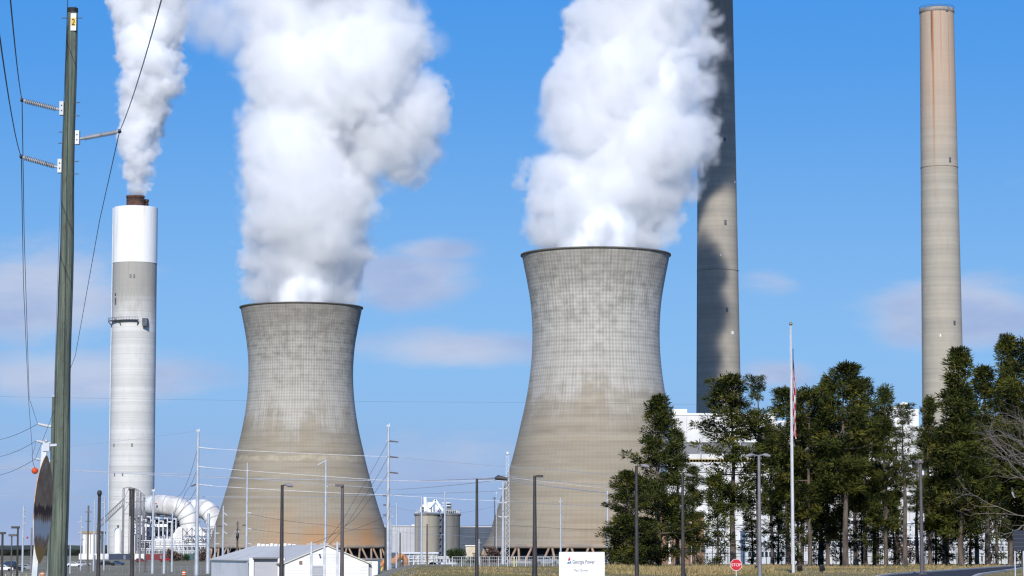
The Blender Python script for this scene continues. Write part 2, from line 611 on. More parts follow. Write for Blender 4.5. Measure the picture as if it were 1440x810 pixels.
M_pine = leaf_mat('pine_needles', (0.006, 0.012, 0.004), (0.070, 0.085, 0.017), (0.17, 0.15, 0.026))
M_shrub = leaf_mat('evergreen_leaves', (0.015, 0.028, 0.008), (0.045, 0.065, 0.02), (0.07, 0.08, 0.02))
M_redleaf = leaf_mat('red_brown_leaves', (0.10, 0.035, 0.028), (0.18, 0.07, 0.05), (0.2, 0.11, 0.06))
M_twig_brush = leaf_mat('brown_brush', (0.09, 0.06, 0.05), (0.16, 0.115, 0.09), (0.2, 0.15, 0.11))
M_drygrass = leaf_mat('dry_grass_blades', (0.26, 0.19, 0.085), (0.44, 0.335, 0.165), (0.16, 0.16, 0.055))


# ------------------------------------------------------------------ the ground
def ground_mat(name, cols, scale):
    m, g, p = new_mat(name)
    tc = g.node('ShaderNodeTexCoord').outputs['Object']
    n = g.noise(tc, scale, 6, .6)
    n2 = g.noise(tc, scale * 9, 4, .65)
    n3 = g.noise(tc, scale * .2, 3, .5)
    c = g.mix(g.ss(n, .38, .62), cols[0], cols[1])
    c = g.mix(g.ss(n2, .42, .68, 0, .75), c, cols[2])
    c = g.mix(g.ss(n3, .45, .62, 0, .5), c, cols[3])
    g.put(p.inputs['Base Color'], c)
    p.inputs['Roughness'].default_value = .95
    p.inputs['Specular IOR Level'].default_value = .1
    return m


def sheet(name, ys, xs_of_y, material, lift=0.0, zf=None):
    zf = zf or ground_z
    mb = MB()
    vs, n = [], None
    for y in ys:
        xs = xs_of_y(y)
        n = len(xs)
        vs += [(x, y, zf(x, y) + lift) for x in xs]
    fs = [(j * n + i, j * n + i + 1, (j + 1) * n + i + 1, (j + 1) * n + i) for j in range(len(ys) - 1) for i in range(n - 1)]
    mb.add(vs, fs, 0, True)
    return structure(mb.build(name, material))


ys = [-200, 0, 60, 100, 140, 165] + list(range(172, 232, 6)) + list(range(240, 420, 12)) + list(range(430, 780, 25)) + [850, 1000, 1300, 1700, 2500, 4000, 7000, 12000]
ks = [-3, -1.2, -.5, -.25, -.19] + [-.15 + .0055 * i for i in range(28)] + [.02, .05, .09, .13, .17, .21, .3, .6, 1.4, 3]
M_yard = ground_mat('gravel_yard', ((0.26, 0.23, 0.17), (0.20, 0.185, 0.10), (0.33, 0.30, 0.24), (0.18, 0.17, 0.08)), .03)
sheet('ground', ys, lambda y: [k * max(abs(y), 350.0) for k in ks] if y < 350 else [k * y for k in ks], M_yard)
M_lawn = ground_mat('winter_lawn', ((0.25, 0.20, 0.085), (0.16, 0.155, 0.055), (0.34, 0.26, 0.12), (0.30, 0.225, 0.10)), .12)
ysl = list(range(160, 232, 6)) + list(range(240, 352, 10))
sheet('lawn', ysl, lambda y: [-.036 * y + i * (.30 * y + .036 * y) / 24 for i in range(25)], M_lawn, .02)

# road at the right, with a pale concrete kerb
M_asphalt = ground_mat('asphalt', ((0.05, 0.052, 0.058), (0.06, 0.06, 0.065), (0.045, 0.046, 0.05), (0.065, 0.065, 0.07)), .4)
far0, far1 = Vector((33.6, 228)), Vector((80, 392))
near0, near1 = Vector((35.0, 205)), Vector((62, 316))


def road_x(y):
    a = far0.x + (far1.x - far0.x) * (y - far0.y) / (far1.y - far0.y)
    b = near0.x + (near1.x - near0.x) * (y - near0.y) / (near1.y - near0.y)
    return a, b


ysr = list(range(150, 232, 6)) + list(range(240, 345, 10))
sheet('road', ysr, lambda y: [road_x(y)[0] + (road_x(y)[1] - road_x(y)[0]) * i / 4 for i in range(5)], M_asphalt, .045)
mb = MB()
M_kerb = mat('kerb_concrete', (0.50, 0.47, 0.42), .85, (0.42, 0.40, 0.36), .5)
for side in (0, 1):
    for a, b in zip(ysr[:-1], ysr[1:]):
        xa, xb = road_x(a)[side], road_x(b)[side]
        s = -1 if side == 0 else 1
        za, zb = ground_z(xa, a), ground_z(xb, b)
        vs = []
        for (x, y, z) in ((xa, a, za), (xb, b, zb)):
            vs += [(x, y, z - .1), (x, y, z + .17), (x + s * .35, y, z + .17), (x + s * .35, y, z - .1)]
        mb.add(vs, [(0, 4, 5, 1), (1, 5, 6, 2), (2, 6, 7, 3)])
structure(mb.build('kerb', M_kerb))

# wooded ridge far behind
M_wood = mat('distant_woodland', (0.035, 0.05, 0.045), .95, (0.055, 0.07, 0.06), .05)
mb = MB()
r2 = random.Random(3)
nseg = 420
tv = []
for i in range(nseg + 1):
    x = -2600 + 5200 * i / nseg
    h = 2.2 + 3 * mnoise.noise(Vector((x * .004, 0, 0))) + 2.2 * mnoise.noise(Vector((x * .03, 4, 0))) + r2.uniform(-.7, .7)
    h = max(h, -.5)
    tv += [(x, 2050, -3.2), (x, 2044 + r2.uniform(-3, 3), h * .6), (x, 2052 + r2.uniform(-3, 3), h + 2), (x, 2070, h + 1.2), (x, 2090, -3.2)]
mb.add(tv, [(i * 5 + k, i * 5 + k + 1, i * 5 + k + 6, i * 5 + k + 5) for i in range(nseg) for k in range(4)], 0, False)
tag(mb.build('treeline', M_wood), None, None, kind='stuff')

def Zp(py, D):
    return P(720, py, D).z


# ================================================================== cooling towers
M_tower_far = tower_mat('cooling_tower_concrete_rust_foot', 0.85, 3.0, .92)
M_tower_near = tower_mat('cooling_tower_concrete_pale_band', 0.22, 11.0, 1.2)
M_leg = mat('tower_leg_concrete', (0.40, 0.29, 0.21), .9, (0.30, 0.22, 0.17), .3)
M_fill = mat('dark_tower_fill', (0.022, 0.03, 0.045), .7, (0.012, 0.016, 0.024), 4, stretch=(.6, .6, .05))
M_rim_in = mat('inner_shell_concrete', (0.20, 0.19, 0.17), .9)
TP = [(42.9, 6.4), (41.0, 10.0), (39.2, 16.0), (36.9, 23.0), (34.2, 32.0), (31.4, 42.0), (29.0, 52.0), (27.0, 61.0), (25.5, 70.0), (24.6, 79.0),
      (24.35, 87.0), (24.6, 94.0), (25.3, 101.0), (26.6, 108.5), (27.8, 114.5), (28.35, 117.3)]


def smooth_prof(pr, n=5):
    out = []
    for i in range(len(pr) - 1):
        p0 = pr[max(i - 1, 0)]
        p1, p2 = pr[i], pr[i + 1]
        p3 = pr[min(i + 2, len(pr) - 1)]
        for k in range(n):
            t = k / n
            out.append(tuple(.5 * ((2 * p1[j]) + (-p0[j] + p2[j]) * t + (2 * p0[j] - 5 * p1[j] + 4 * p2[j] - p3[j]) * t * t + (-p0[j] + 3 * p1[j] - 3 * p2[j] + p3[j]) * t ** 3) for j in range(2)))
    out.append(pr[-1])
    return out


def cooling_tower(px, D, material, label, zs):
    b = P(px, 600, D)
    b = Vector((b.x, D, ground_z(b.x, D)))
    t = thing('cooling_tower', b, label, 'cooling tower', 'cooling towers')
    pr = [(r, z * zs) for r, z in smooth_prof(TP)]
    mb = MB()
    top = pr[-1][1]
    mb.lathe(pr, 192)
    shell = mb.build('shell', material, t, local=False)
    mb = MB()
    inner = [(r - .9, z) for r, z in pr[::-1]]
    mb.lathe([(pr[-1][0] + .05, top + .02)] + inner, 128)
    mb.build('inner_shell', M_rim_in, t, local=False)
    mb = MB()
    r0, z0 = pr[-1]
    mb.lathe([(r0 - 1.0, z0 - .2), (r0 + .55, z0 - .1), (r0 + .55, z0 + .45), (r0 - 1.0, z0 + .5)], 128)
    mb.build('rim', mat('dark_rim_concrete', (0.15, 0.14, 0.125), .9), t, local=False)
    mb = MB()
    r0, z0 = pr[0]
    mb.lathe([(r0 - 1.1, z0 - .9), (r0 + .25, z0 - .9), (r0 + .25, z0 + .5), (r0 - .5, z0 + .55)], 128)
    mb.build('ring_beam', mat('ring_beam_concrete', (0.34, 0.28, 0.22), .9, (0.26, 0.22, 0.18), .2), t, local=False)
    n = 36
    zt = pr[0][1] - .8
    for k in range(n):
        a0 = 2 * math.pi * (k + .5) / n
        for s in (-1, 1):
            a1 = a0 + s * math.pi / n * .72
            a2 = a0 + s * .012
            p1 = Vector((44.6 * math.sin(a1), -44.6 * math.cos(a1), -.3))
            p2 = Vector((42.6 * math.sin(a2), -42.6 * math.cos(a2), zt + .3))
            m = MB()
            m.tube([p1, p2], [.52, .46], 6)
            m.build('leg', M_leg, t, local=False)
    mb = MB()
    mb.lathe([(39.5, 0), (38.8, zt + 2.0)], 96)
    mb.build('fill_pack', M_fill, t, local=False)
    mb = MB()
    mb.lathe([(48.2, -1.0), (48.2, 1.0), (47.7, 1.0), (47.7, -1.0)], 96)
    mb.build('basin_wall', M_block, t, local=False)
    return t


tower_far = cooling_tower(422.5, 1226, M_tower_far, 'cooling tower with an orange rust stain at its foot, behind the white gabled shed', 1.0)
tower_near = cooling_tower(838.5, 1005, M_tower_near, 'cooling tower with a bright whitish upper band, behind the white name sign and the pines', 1.0)

# ================================================================== chimneys
M_stack_white = stack_mat('whitish_ringed_concrete', (0.66, 0.66, 0.64), (0.52, 0.52, 0.50), ((0.36, 0.345, 0.31), (0.31, 0.30, 0.275), .9), 138, 162, lift_period=3.2)
M_stack_soot = stack_mat('sooty_ringed_concrete', (0.37, 0.335, 0.28), (0.30, 0.275, 0.235), ((0.17, 0.13, 0.105), (0.25, 0.20, 0.16), .55), 205, 300)
M_stack_pink = stack_mat('rust_streaked_concrete', (0.42, 0.385, 0.32), (0.34, 0.315, 0.27), ((0.50, 0.355, 0.255), (0.44, 0.33, 0.245), .75), 205, 285,
                         streak=[(-.42, .075, 180, 296, (0.36, 0.13, 0.06)), (-.50, .05, 272, 303, (0.06, 0.045, 0.04)), (.05, .05, 262, 300, (0.42, 0.22, 0.14)), (.55, .05, 230, 300, (0.42, 0.24, 0.16))])


def opening(t, r, ang, z, w, h, name='vent_opening', m=None, d=.35):
    """small framed opening standing a little proud of the shaft"""
    c = Vector((r * math.sin(ang), -r * math.cos(ang), z))
    nrm = Vector((math.sin(ang), -math.cos(ang), 0))
    tan = Vector((math.cos(ang), math.sin(ang), 0))
    mb = MB()
    mb.obox(c, tan * w / 2, nrm * d, Vector((0, 0, h / 2)))
    return mb.build(name, m or M_steel_dark, t, local=False)


# white topped chimney
D = 1580
c = P(187, 560, D)
base = Vector((c.x, D, ground_z(c.x, D)))
t = thing('chimney', base, 'white-topped chimney with two brown flue pipes, smoking, beside the white ducts', 'chimney')
zt, zb = Zp(293, D) - base.z, Zp(371, D) - base.z
rt, rb = W(30.6, D), W(31.8, D)
mb = MB()
rz = lambda z: rb + (rt - rb) * z / zt
mb.lathe([(rz(zt * i / 24) if i < 24 else rz(zb), min(zt * i / 24, zb)) for i in range(25) if zt * i / 24 < zb] + [(rz(zb), zb)], 96)
mb.build('shaft', M_stack_white, t, local=False)
mb = MB()
mb.lathe([(rz(zb) + .25, zb), (rt + .25, zt)], 96)
mb.lathe([(rt + .25, zt), (rt - .2, zt + .25), (.1, zt + .25)], 96, smooth=False)
mb.build('white_band', mat('bright_white_paint', (0.84, 0.84, 0.83), .5, (0.70, 0.69, 0.66), .5, stretch=(1.2, 1.2, .07), lo=.5, hi=.75), t, local=False)
for fx, fr, ztop in ((P(191, 285, D).x - 0.3, W(12.3, D), Zp(275.5, D)), (P(202, 285, D).x, W(5.0, D), Zp(279, D))):
    mb = MB()
    cx = fx - base.x
    yy = 0 if fr > 4 else 5.5
    h = ztop - base.z
    mb.lathe([(fr, zt + .2), (fr, h - 1.2), (fr + .35, h - 1.2), (fr + .35, h), (fr - .4, h), (fr - .4, h - 3)], 48, c=(cx, yy, 0))
    for k in range(3):
        mb.lathe([(fr, zt + 1.3 + k * 1.7), (fr + .22, zt + 1.4 + k * 1.7), (fr + .22, zt + 1.75 + k * 1.7), (fr, zt + 1.85 + k * 1.7)], 48, c=(cx, yy, 0))
    mb.build('flue', M_rust, t, local=False)
# maintenance platform
zp = Zp(453, D) - base.z
rr = rz(zp)
pf = thing('platform', (0, 0, 0), None, None)
pf.parent = t
mb = MB()
for i in range(14):
    a0, a1 = -1.25 + i * .11, -1.25 + (i + 1) * .11
    vs = [(r * math.sin(a), -r * math.cos(a), z) for a in (a0, a1) for r in (rr, rr + 2.4) for z in (zp, zp + .35)]
    mb.add(vs, [(0, 1, 3, 2), (4, 6, 7, 5), (0, 4, 5, 1), (2, 3, 7, 6), (0, 2, 6, 4), (1, 5, 7, 3)])
mb.build('deck', M_steel_dark, pf, local=False)
mb = MB()
for i in range(15):
    a = -1.25 + i * .11
    q = Vector(((rr + 2.35) * math.sin(a), -(rr + 2.35) * math.cos(a), zp))
    mb.bar(q, q + Vector((0, 0, 1.8)), .2)
    if i % 7 == 0:
        mb.bar(q, Vector((rr * math.sin(a), -rr * math.cos(a), zp - 3)), .45)
    if i:
        mb.bar(lastq + Vector((0, 0, 1.8)), q + Vector((0, 0, 1.8)), .2)
    lastq = q
mb.build('guard_rail', M_steel_dark, pf, local=False)
mb = MB()
mb.box(rr * .52, rr * .52 + 3.0, -rr - 1.2, -rr * .7, zp - 3.4, zp + 1.2)
mb.build('hoist_box', M_steel_dark, pf, local=False)
opening(t, rr, -.85, zp + 12, 1.0, 4)
opening(t, rr, -.86, zp + 16, .9, 1.4)
for k, (px, py) in enumerate([(188, 391), (193, 391), (166, 452), (165, 668), (177, 668), (164, 627), (190, 627)]):
    a = math.asin(max(-.95, min(.95, (P(px, py, D).x - base.x) / rr)))
    opening(t, rr, a, Zp(py, D) - base.z, 1.0, 2.0, m=M_louver)
mb = MB()
for k in range(34):
    a = -1.48
mb.bar((rr * math.sin(-1.46) - .4, -rr * math.cos(-1.46), 2), (rt * math.sin(-1.46) - .4, -rt * math.cos(-1.46), zt), .45)
mb.build('ladder', M_steel, t, local=False)


def concrete_stack(name_label, px, D, ptop, wtop, w500, material, marks, rings):
    c = P(px, 400, D)
    base = Vector((c.x, D, ground_z(c.x, D)))
    t = thing('chimney', base, name_label, 'chimney', 'bare concrete chimneys behind the pines')
    zt = Zp(ptop, D) - base.z
    z5 = Zp(500, D) - base.z
    r1, r5 = W(wtop / 2, D), W(w500 / 2, D)
    rz = lambda z: r1 + (r5 - r1) * (zt - z) / (zt - z5)
    mb = MB()
    mb.lathe([(rz(zt * i / 30), zt * i / 30) for i in range(31)], 96)
    mb.build('shaft', material, t, local=False)
    mb = MB()
    mb.lathe([(r1 + .02, zt - 2.2), (r1 + .35, zt - 2.0), (r1 + .35, zt - .1), (r1 - .1, zt + .3), (r1 - 1.4, zt + .9), (r1 - 1.4, zt - 2)], 96)
    mb.build('cap', mat('chimney_cap_steel', (0.34, 0.30, 0.27), .7, (0.22, 0.2, 0.18), .4), t, local=False)
    mb = MB()
    for i in range(48):
        a = 2 * math.pi * i / 48
        q = Vector(((r1 + .2) * math.sin(a), -(r1 + .2) * math.cos(a), zt))
        mb.bar(q, q + Vector((0, 0, 1.4)), .12)
    mb.lathe([(r1 + .15, zt + 1.3), (r1 + .3, zt + 1.3), (r1 + .3, zt + 1.45), (r1 + .15, zt + 1.45)], 48)
    mb.build('guard_rail', M_steel_dark, t, local=False)
    mb = MB()
    mb.bar((rz(0) * math.sin(-1.5), -rz(0) * math.cos(-1.5), 0), (r1 * math.sin(-1.5), -r1 * math.cos(-1.5), zt), .5)
    mb.build('ladder', M_steel_dark, t, local=False)
    for py in rings:
        z = Zp(py, D) - base.z
        mb = MB()
        mb.lathe([(rz(z), z - .3), (rz(z) + .22, z - .25), (rz(z) + .22, z + .25), (rz(z), z + .3)], 96)
        mb.build('hoop', mat('hoop_concrete', (0.33, 0.29, 0.24), .9), t, local=False)
    for px2, py, w, h, light in marks:
        z = Zp(py, D) - base.z
        a = math.asin(max(-.98, min(.98, (P(px2, py, D).x - base.x) / rz(z))))
        opening(t, rz(z), a, z, w, h, m=M_white if light else M_steel_dark)
    return t


stack_mid = concrete_stack('soot-darkened concrete chimney half hidden by steam, its top out of view', 1009.5, 1400, -36, 48, 60.5, M_stack_soot,
                           [(1017, 200, .8, 2, 0), (1016.5, 83, .8, 1.6, 0), (1018, 316, 1.1, 2.6, 0), (1032, 258, .7, 1.2, 1), (1020, 438, 1.1, 2.2, 0), (1028, 470, 1.1, 1.6, 1),
                            (981.5, 321, 1.4, 2.2, 0), (1011, 362, .7, .8, 1)], [381])
stack_right = concrete_stack('pale chimney with a pinkish rust-streaked top, fully visible above the pines', 1323.5, 1489, 14, 48, 57, M_stack_pink,
                             [(1328, 19, 1.5, 1.2, 0), (1332, 228, 1.1, 2.8, 0), (1338, 456, 1.2, 2.4, 0), (1318, 474, .8, 1.4, 1)], [236])

# ================================================================== steam
M_steam, g, p = new_mat('white_steam')
p.inputs['Base Color'].default_value = (0.84, 0.87, 0.92, 1)
p.inputs['Roughness'].default_value = 1.0
p.inputs['Specular IOR Level'].default_value = 0.0
p.inputs['Subsurface Weight'].default_value = 0.0


def fringe_mat(name, density, col=(.992, .994, .998)):
    m = bpy.data.materials.new(name)
    m.use_nodes = True
    nt = m.node_tree
    for n in list(nt.nodes):
        if n.type != 'OUTPUT_MATERIAL':
            nt.nodes.remove(n)
    out = nt.nodes['Material Output']
    v = nt.nodes.new('ShaderNodeVolumePrincipled')
    v.inputs['Color'].default_value = (*col, 1)
    v.inputs['Density'].default_value = density
    v.inputs['Anisotropy'].default_value = 0.0
    nt.links.new(v.outputs[0], out.inputs['Volume'])
    return m


def core_mesh(name, spheres, voxel, t):
    """joins the puffs into one smooth dense core"""
    bm = bmesh.new()
    for (c, r) in spheres:
        bmesh.ops.create_icosphere(bm, subdivisions=2, radius=r, matrix=Matrix.Translation(c))
    me = bpy.data.meshes.new(name)
    bm.to_mesh(me)
    bm.free()
    o = bpy.data.objects.new(name + '_source', me)
    COL.objects.link(o)
    md = o.modifiers.new('r', 'REMESH')
    md.mode = 'VOXEL'
    md.voxel_size = voxel
    md.use_smooth_shade = True
    sm = o.modifiers.new('s', 'SMOOTH')
    sm.iterations = 12
    sm.factor = .6
    dg = bpy.context.evaluated_depsgraph_get()
    m2 = bpy.data.meshes.new_from_object(o.evaluated_get(dg))
    bpy.data.objects.remove(o)
    m2.name = name
    m2.polygons.foreach_set('use_smooth', [True] * len(m2.polygons))
    m2.materials.clear()
    m2.materials.append(M_steam)
    bm = bmesh.new()
    bm.from_mesh(m2)
    seen, isl = set(), []
    for v in bm.verts:
        if v.index in seen:
            continue
        stack, comp = [v], []
        seen.add(v.index)
        while stack:
            q = stack.pop()
            comp.append(q)
            for e in q.link_edges:
                w = e.other_vert(q)
                if w.index not in seen:
                    seen.add(w.index)
                    stack.append(w)
        isl.append(comp)
    isl.sort(key=len)
    for comp in isl[:-1]:
        bmesh.ops.delete(bm, geom=comp, context='VERTS')
    bm.to_mesh(m2)
    bm.free()
    ob = bpy.data.objects.new(name, m2)
    COL.objects.link(ob)
    ob.parent = t
    co = np.empty(len(m2.vertices) * 3)
    m2.vertices.foreach_get('co', co)
    return ob, co.reshape(-1, 3)


def fringe(name, puffs, lo, hi, voxel, mval, t, scale, extra=None):
    """vapour of the puffs: billowed at several sizes, its edge crisp in places and torn in others"""
    me = bpy.data.volumes.new(name)
    o = bpy.data.objects.new(name, me)
    COL.objects.link(o)
    o.parent = t
    ng = bpy.data.node_groups.new(name + '_field', 'GeometryNodeTree')
    ng.interface.new_socket('Geometry', in_out='INPUT', socket_type='NodeSocketGeometry')
    ng.interface.new_socket('Geometry', in_out='OUTPUT', socket_type='NodeSocketGeometry')
    g = NT(ng)
    gi = g.node('NodeGroupInput')
    go = g.node('NodeGroupOutput')
    vc = g.node('GeometryNodeVolumeCube')
    pos = g.node('GeometryNodeInputPosition').outputs[0]
    # scale: size of the billows relative to a cooling tower plume; distances in metres
    k = scale
    warp = g.noise(pos, 1 / (30 * k), 2, .5, out=1)
    wp = g.node('ShaderNodeVectorMath', operation='MULTIPLY_ADD')
    g.put(wp.inputs[0], warp)
    wp.inputs[1].default_value = (14 * k,) * 3
    g.put(wp.inputs[2], pos)
    wp = wp.outputs[0]
    sd = None
    for (c, r) in puffs:
        if c.z - r > hi[2] + 12 or c.z + r < lo[2] - 12:
            continue
        e = g.node('ShaderNodeVectorMath', operation='DISTANCE')
        g.put(e.inputs[0], wp)
        e.inputs[1].default_value = c + Vector((7 * k,) * 3)
        q = g.m('SUBTRACT', r, e.outputs['Value'])
        sd = q if sd is None else g.m('SMOOTH_MAX', sd, q, 5.0 * k)
    s0 = g.sep(pos)
    near = g.ss(sd, -9.0 * k, -4.0 * k)
    sd = g.m('ADD', sd, g.ss(s0[2], 0.0, 30.0 * k, 0.3 * k, 4.2 * k))
    for lam, amp in ((46, 6.5), (19, 6.2), (8, 5.0), (3.6, 3.0)):
        n = g.noise(wp, 1 / (lam * k), 0, .5)
        bl = g.m('SUBTRACT', g.m('MULTIPLY', g.m('ABSOLUTE', g.m('SUBTRACT', n, .5)), 3.0), .42)
        sd = g.m('ADD', sd, g.m('MULTIPLY', bl, amp * k))
    nz = g.noise(pos, 1 / (9 * k), 5, .65)
    nz2 = g.noise(pos, 1 / (55 * k), 2, .5)
    w = g.ss(nz2, .38, .66, 2.0 * k, 13.0 * k)
    d = g.m('DIVIDE', sd, w)
    d = g.m('ADD', d, g.m('MULTIPLY', g.m('SUBTRACT', nz, .5), g.ss(nz2, .38, .66, .4, 1.5)))
    d = g.m('MULTIPLY', g.ss(d, .05, 1.0), near)
    s = g.sep(pos)
    d = g.m('MULTIPLY', d, g.ss(s[2], -1.5, 3.0))
    if extra:
        for (c, r, k) in extra:
            e = g.node('ShaderNodeVectorMath', operation='DISTANCE')
            g.put(e.inputs[0], pos)
            e.inputs[1].default_value = c
            q = g.m('SUBTRACT', 1.0, g.m('DIVIDE', e.outputs['Value'], r))
            q = g.m('ADD', q, g.m('MULTIPLY', g.m('SUBTRACT', nz, .5), 1.5))
            d = g.m('MAXIMUM', d, g.m('MULTIPLY', g.ss(q, .0, .8), k))
    g.put(vc.inputs['Density'], d)
    vc.inputs['Min'].default_value = lo
    vc.inputs['Max'].default_value = hi
    for i, ax in enumerate('XYZ'):
        vc.inputs['Resolution ' + ax].default_value = max(8, int((hi[i] - lo[i]) / voxel))
    sm = g.node('GeometryNodeSetMaterial')
    g.l.new(vc.outputs[0], sm.inputs[0])
    sm.inputs['Material'].default_value = mval
    g.l.new(sm.outputs[0], go.inputs[0])
    me.materials.append(mval)
    md = o.modifiers.new('vapour', 'NODES')
    md.node_group = ng
    return o


def steam(label, px, py, D, blobs, voxel, amps, seed, th, dens, nscale, kids=16, extra=None, ytop=0, fr_hi=-30, flat=.85):
    b = P(px, py, D)
    t = thing('steam_plume', b, label, 'steam plume', 'plumes of white steam')
    rr = random.Random(seed)
    sph, puffs = [], []
    for (x, y, r) in blobs:
        c = P(x, y, D) - b
        if y < py - 40:
            c.y += rr.uniform(-.3, .3) * W(r, D)
        R0 = W(r, D)
        puffs.append((c, R0))
        if R0 > th * 1.6:
            if sph and (sph[-1][0] - c).length > (sph[-1][1] + R0 - th) * .8 and y < -20:
                for f in (.25, .5, .75):
                    sph.append((sph[-1][0].lerp(c, f), max(4.0, (R0 - th) * .6)))
            sph.append((c, R0 - th))
    core, co = core_mesh('steam_core', sph, voxel * 1.3, t)
    mg = 16 * nscale + 6 + max(0, th)
    co = np.array([list(c + Vector((s * r,) * 3)) for c, r in puffs for s in (-1, 1)])
    lo = Vector(co.min(axis=0)) - Vector((mg,) * 3)
    hi = Vector(co.max(axis=0)) + Vector((mg,) * 3)
    ztop = hi.z
    lo.z = max(lo.z, -1.5)
    hi.z = min(hi.z, P(720, fr_hi, D).z - b.z)
    vis = [q for q in co if q[2] < hi.z]
    vis = np.array(vis)
    for c, r in puffs:
        if c.z < hi.z + 15:
            vis = np.vstack([vis, np.array(c) + r * .9, np.array(c) - r * .9])
    for i in (0, 1):
        lo[i] = vis[:, i].min() - mg
        hi[i] = vis[:, i].max() + mg
    ex = None
    if extra:
        ex = []
        for (x, y, r, k) in extra:
            c = P(x, y, D) - b
            ex.append((c, W(r, D), k))
            for i in (0, 1):
                lo[i] = min(lo[i], c[i] - W(r, D) * 1.3)
                hi[i] = max(hi[i], c[i] + W(r, D) * 1.3)
    fm = fringe_mat('thin_steam', dens)
    fringe('steam_fringe', puffs, lo, hi, voxel, fm, t, nscale, ex)
    if ztop > hi.z + 20:
        up = np.array([list(c + Vector((s * r,) * 3)) for c, r in puffs for s in (-1, 1) if c.z + r > hi.z])
        l2 = Vector(up.min(axis=0)) - Vector((mg,) * 3)
        h2 = Vector(up.max(axis=0)) + Vector((mg,) * 3)
        l2.z = hi.z
        fringe('steam_fringe', puffs, l2, h2, voxel * 2.6, fm, t, nscale)
    return t


steam('broad slanting plume rising from the cooling tower beside the soot-darkened chimney', 838.5, 352, 1005,
      [(838, 352, 98), (838, 325, 98), (836, 290, 98), (812, 255, 76), (868, 262, 92), (800, 266, 60), (905, 285, 60), (858, 205, 92), (812, 185, 52), (905, 200, 82),
       (838, 150, 62), (895, 150, 85), (943, 193, 56), (842, 105, 54), (880, 95, 84), (935, 115, 66), (850, 60, 56), (915, 55, 80), (966, 62, 44), (848, 22, 48),
       (905, 5, 84), (940, 20, 50), (890, -50, 82), (905, -130, 86), (918, -215, 84), (920, -310, 80), (925, -420, 80), (928, -500, 70), (888, -578, 55), (912, -660, 75), (958, -740, 95), (985, -830, 115), (1000, -990, 128), (1010, -1100, 120)],
      .95, None, 5, 10.0, .17, 1.0)
steam('widest plume with a ragged shoulder, rising from the rust-footed cooling tower', 423, 430, 1226,
      [(423, 430, 79), (423, 405, 84), (424, 365, 90), (430, 325, 92), (432, 285, 90), (440, 250, 92), (418, 215, 72), (402, 172, 70), (440, 180, 92), (478, 345, 46), (486, 300, 44),
       (500, 250, 36), (535, 205, 58), (573, 178, 46), (588, 148, 36), (555, 232, 34), (520, 135, 76), (480, 110, 90), (425, 100, 86), (540, 85, 58), (398, 65, 64), (500, 40, 84),
       (566, 55, 34), (556, 15, 38), (430, 22, 92), (500, -10, 90), (378, 0, 52), (450, -60, 110), (500, -130, 120), (530, -220, 130)],
      1.15, None, 9, 11.5, .145, 1.15,
      extra=[(300, 30, 55, .5), (265, 20, 50, .45), (325, 50, 45, .5), (612, 60, 28, .25), (280, -20, 60, .5), (345, 10, 60, .5)])
steam('slender bright plume rising from the brown flues of the white-topped chimney', 191, 275, 1580,
      [(191, 276, 11), (191, 268, 16), (192, 252, 19), (194, 232, 23), (196, 208, 28), (198, 182, 32), (201, 152, 36), (203, 122, 37), (230, 112, 30), (252, 98, 15), (215, 88, 42),
       (200, 52, 40), (226, 45, 36), (190, 18, 36), (218, 0, 40), (246, 22, 20), (215, -30, 50), (250, -60, 60), (300, -90, 70)],
      1.0, None, 13, 5.0, .36, .55, kids=14)

# ================================================================== white power block behind the pines
def wall_ribs(mb, x0, x1, y, z0, z1, step, w=.12, d=.08, mi=0):
    x = x0 + step
    while x < x1 - w:
        mb.box(x, x + w, y - d, y - .003, z0, z1, mi)
        x += step


M_panel_line = mat('panel_joint_grey', (0.50, 0.50, 0.50), .7)
D = 880
gz = -3.0
xs = lambda px: P(px, 700, D).x
zs_ = lambda py: P(720, py, D).z
bh = thing('boiler_house', Vector((xs(1020), D, gz)), 'tall white clad boiler house with a rooftop box, rising behind the first pines', 'power station building')
mb = MB()
mb.box(xs(946), xs(1092), D, D + 45, zs_(622), zs_(584))
mb.box(xs(942), xs(1092), D, D + 45, zs_(646), zs_(638.5))
mb.box(xs(938), xs(1092), D - 1.5, D + 45, gz, zs_(650))
mb.build('wall', M_white_dirty, bh)
mb = MB()
for px in (966, 988, 1046, 1068):
    mb.box(xs(px), xs(px) + .18, D - .08, D - .003, zs_(622), zs_(585))
for py in (662.5,):
    mb.box(xs(938), xs(1092), D - 1.95, D - 1.503, zs_(py) - .35, zs_(py) + .35)
for py in (676, 690, 706, 722, 738):
    mb.box(xs(938), xs(1092), D - 1.62, D - 1.503, zs_(py) - .12, zs_(py) + .12)
mb.build('cladding_joint', M_panel_line, bh)
mb = MB()
mb.box(xs(947), xs(1091), D + .6, D + 44, zs_(638.4), zs_(622.1))
mb.build('louvre_band', M_louver, bh)
mb = MB()
mb.box(xs(945.5), xs(1092.4), D - .25, D + 45.2, zs_(584), zs_(584) + .7)
mb.build('parapet', M_white, bh)
mb = MB()
mb.box(xs(947), xs(968), D + 4, D + 15, zs_(583.5) + .3, zs_(579.5) + 1.2)
mb.build('rooftop_box', M_white, bh)
mb = MB()
mb.box(xs(986), xs(1000), D - 1.75, D - 1.503, zs_(682), zs_(672))
mb.build('vent', M_louver, bh)
mb = MB()
for i in range(36):
    x = xs(940) + (xs(1090) - xs(940)) * i / 35
    mb.bar((x, D - 1.45, zs_(650)), (x, D - 1.45, zs_(650) + 1.1), .09)
mb.bar((xs(940), D - 1.45, zs_(650) + 1.1), (xs(1090), D - 1.45, zs_(650) + 1.1), .12)
mb.build('guard_rail', M_yellow, bh)
mb = MB()
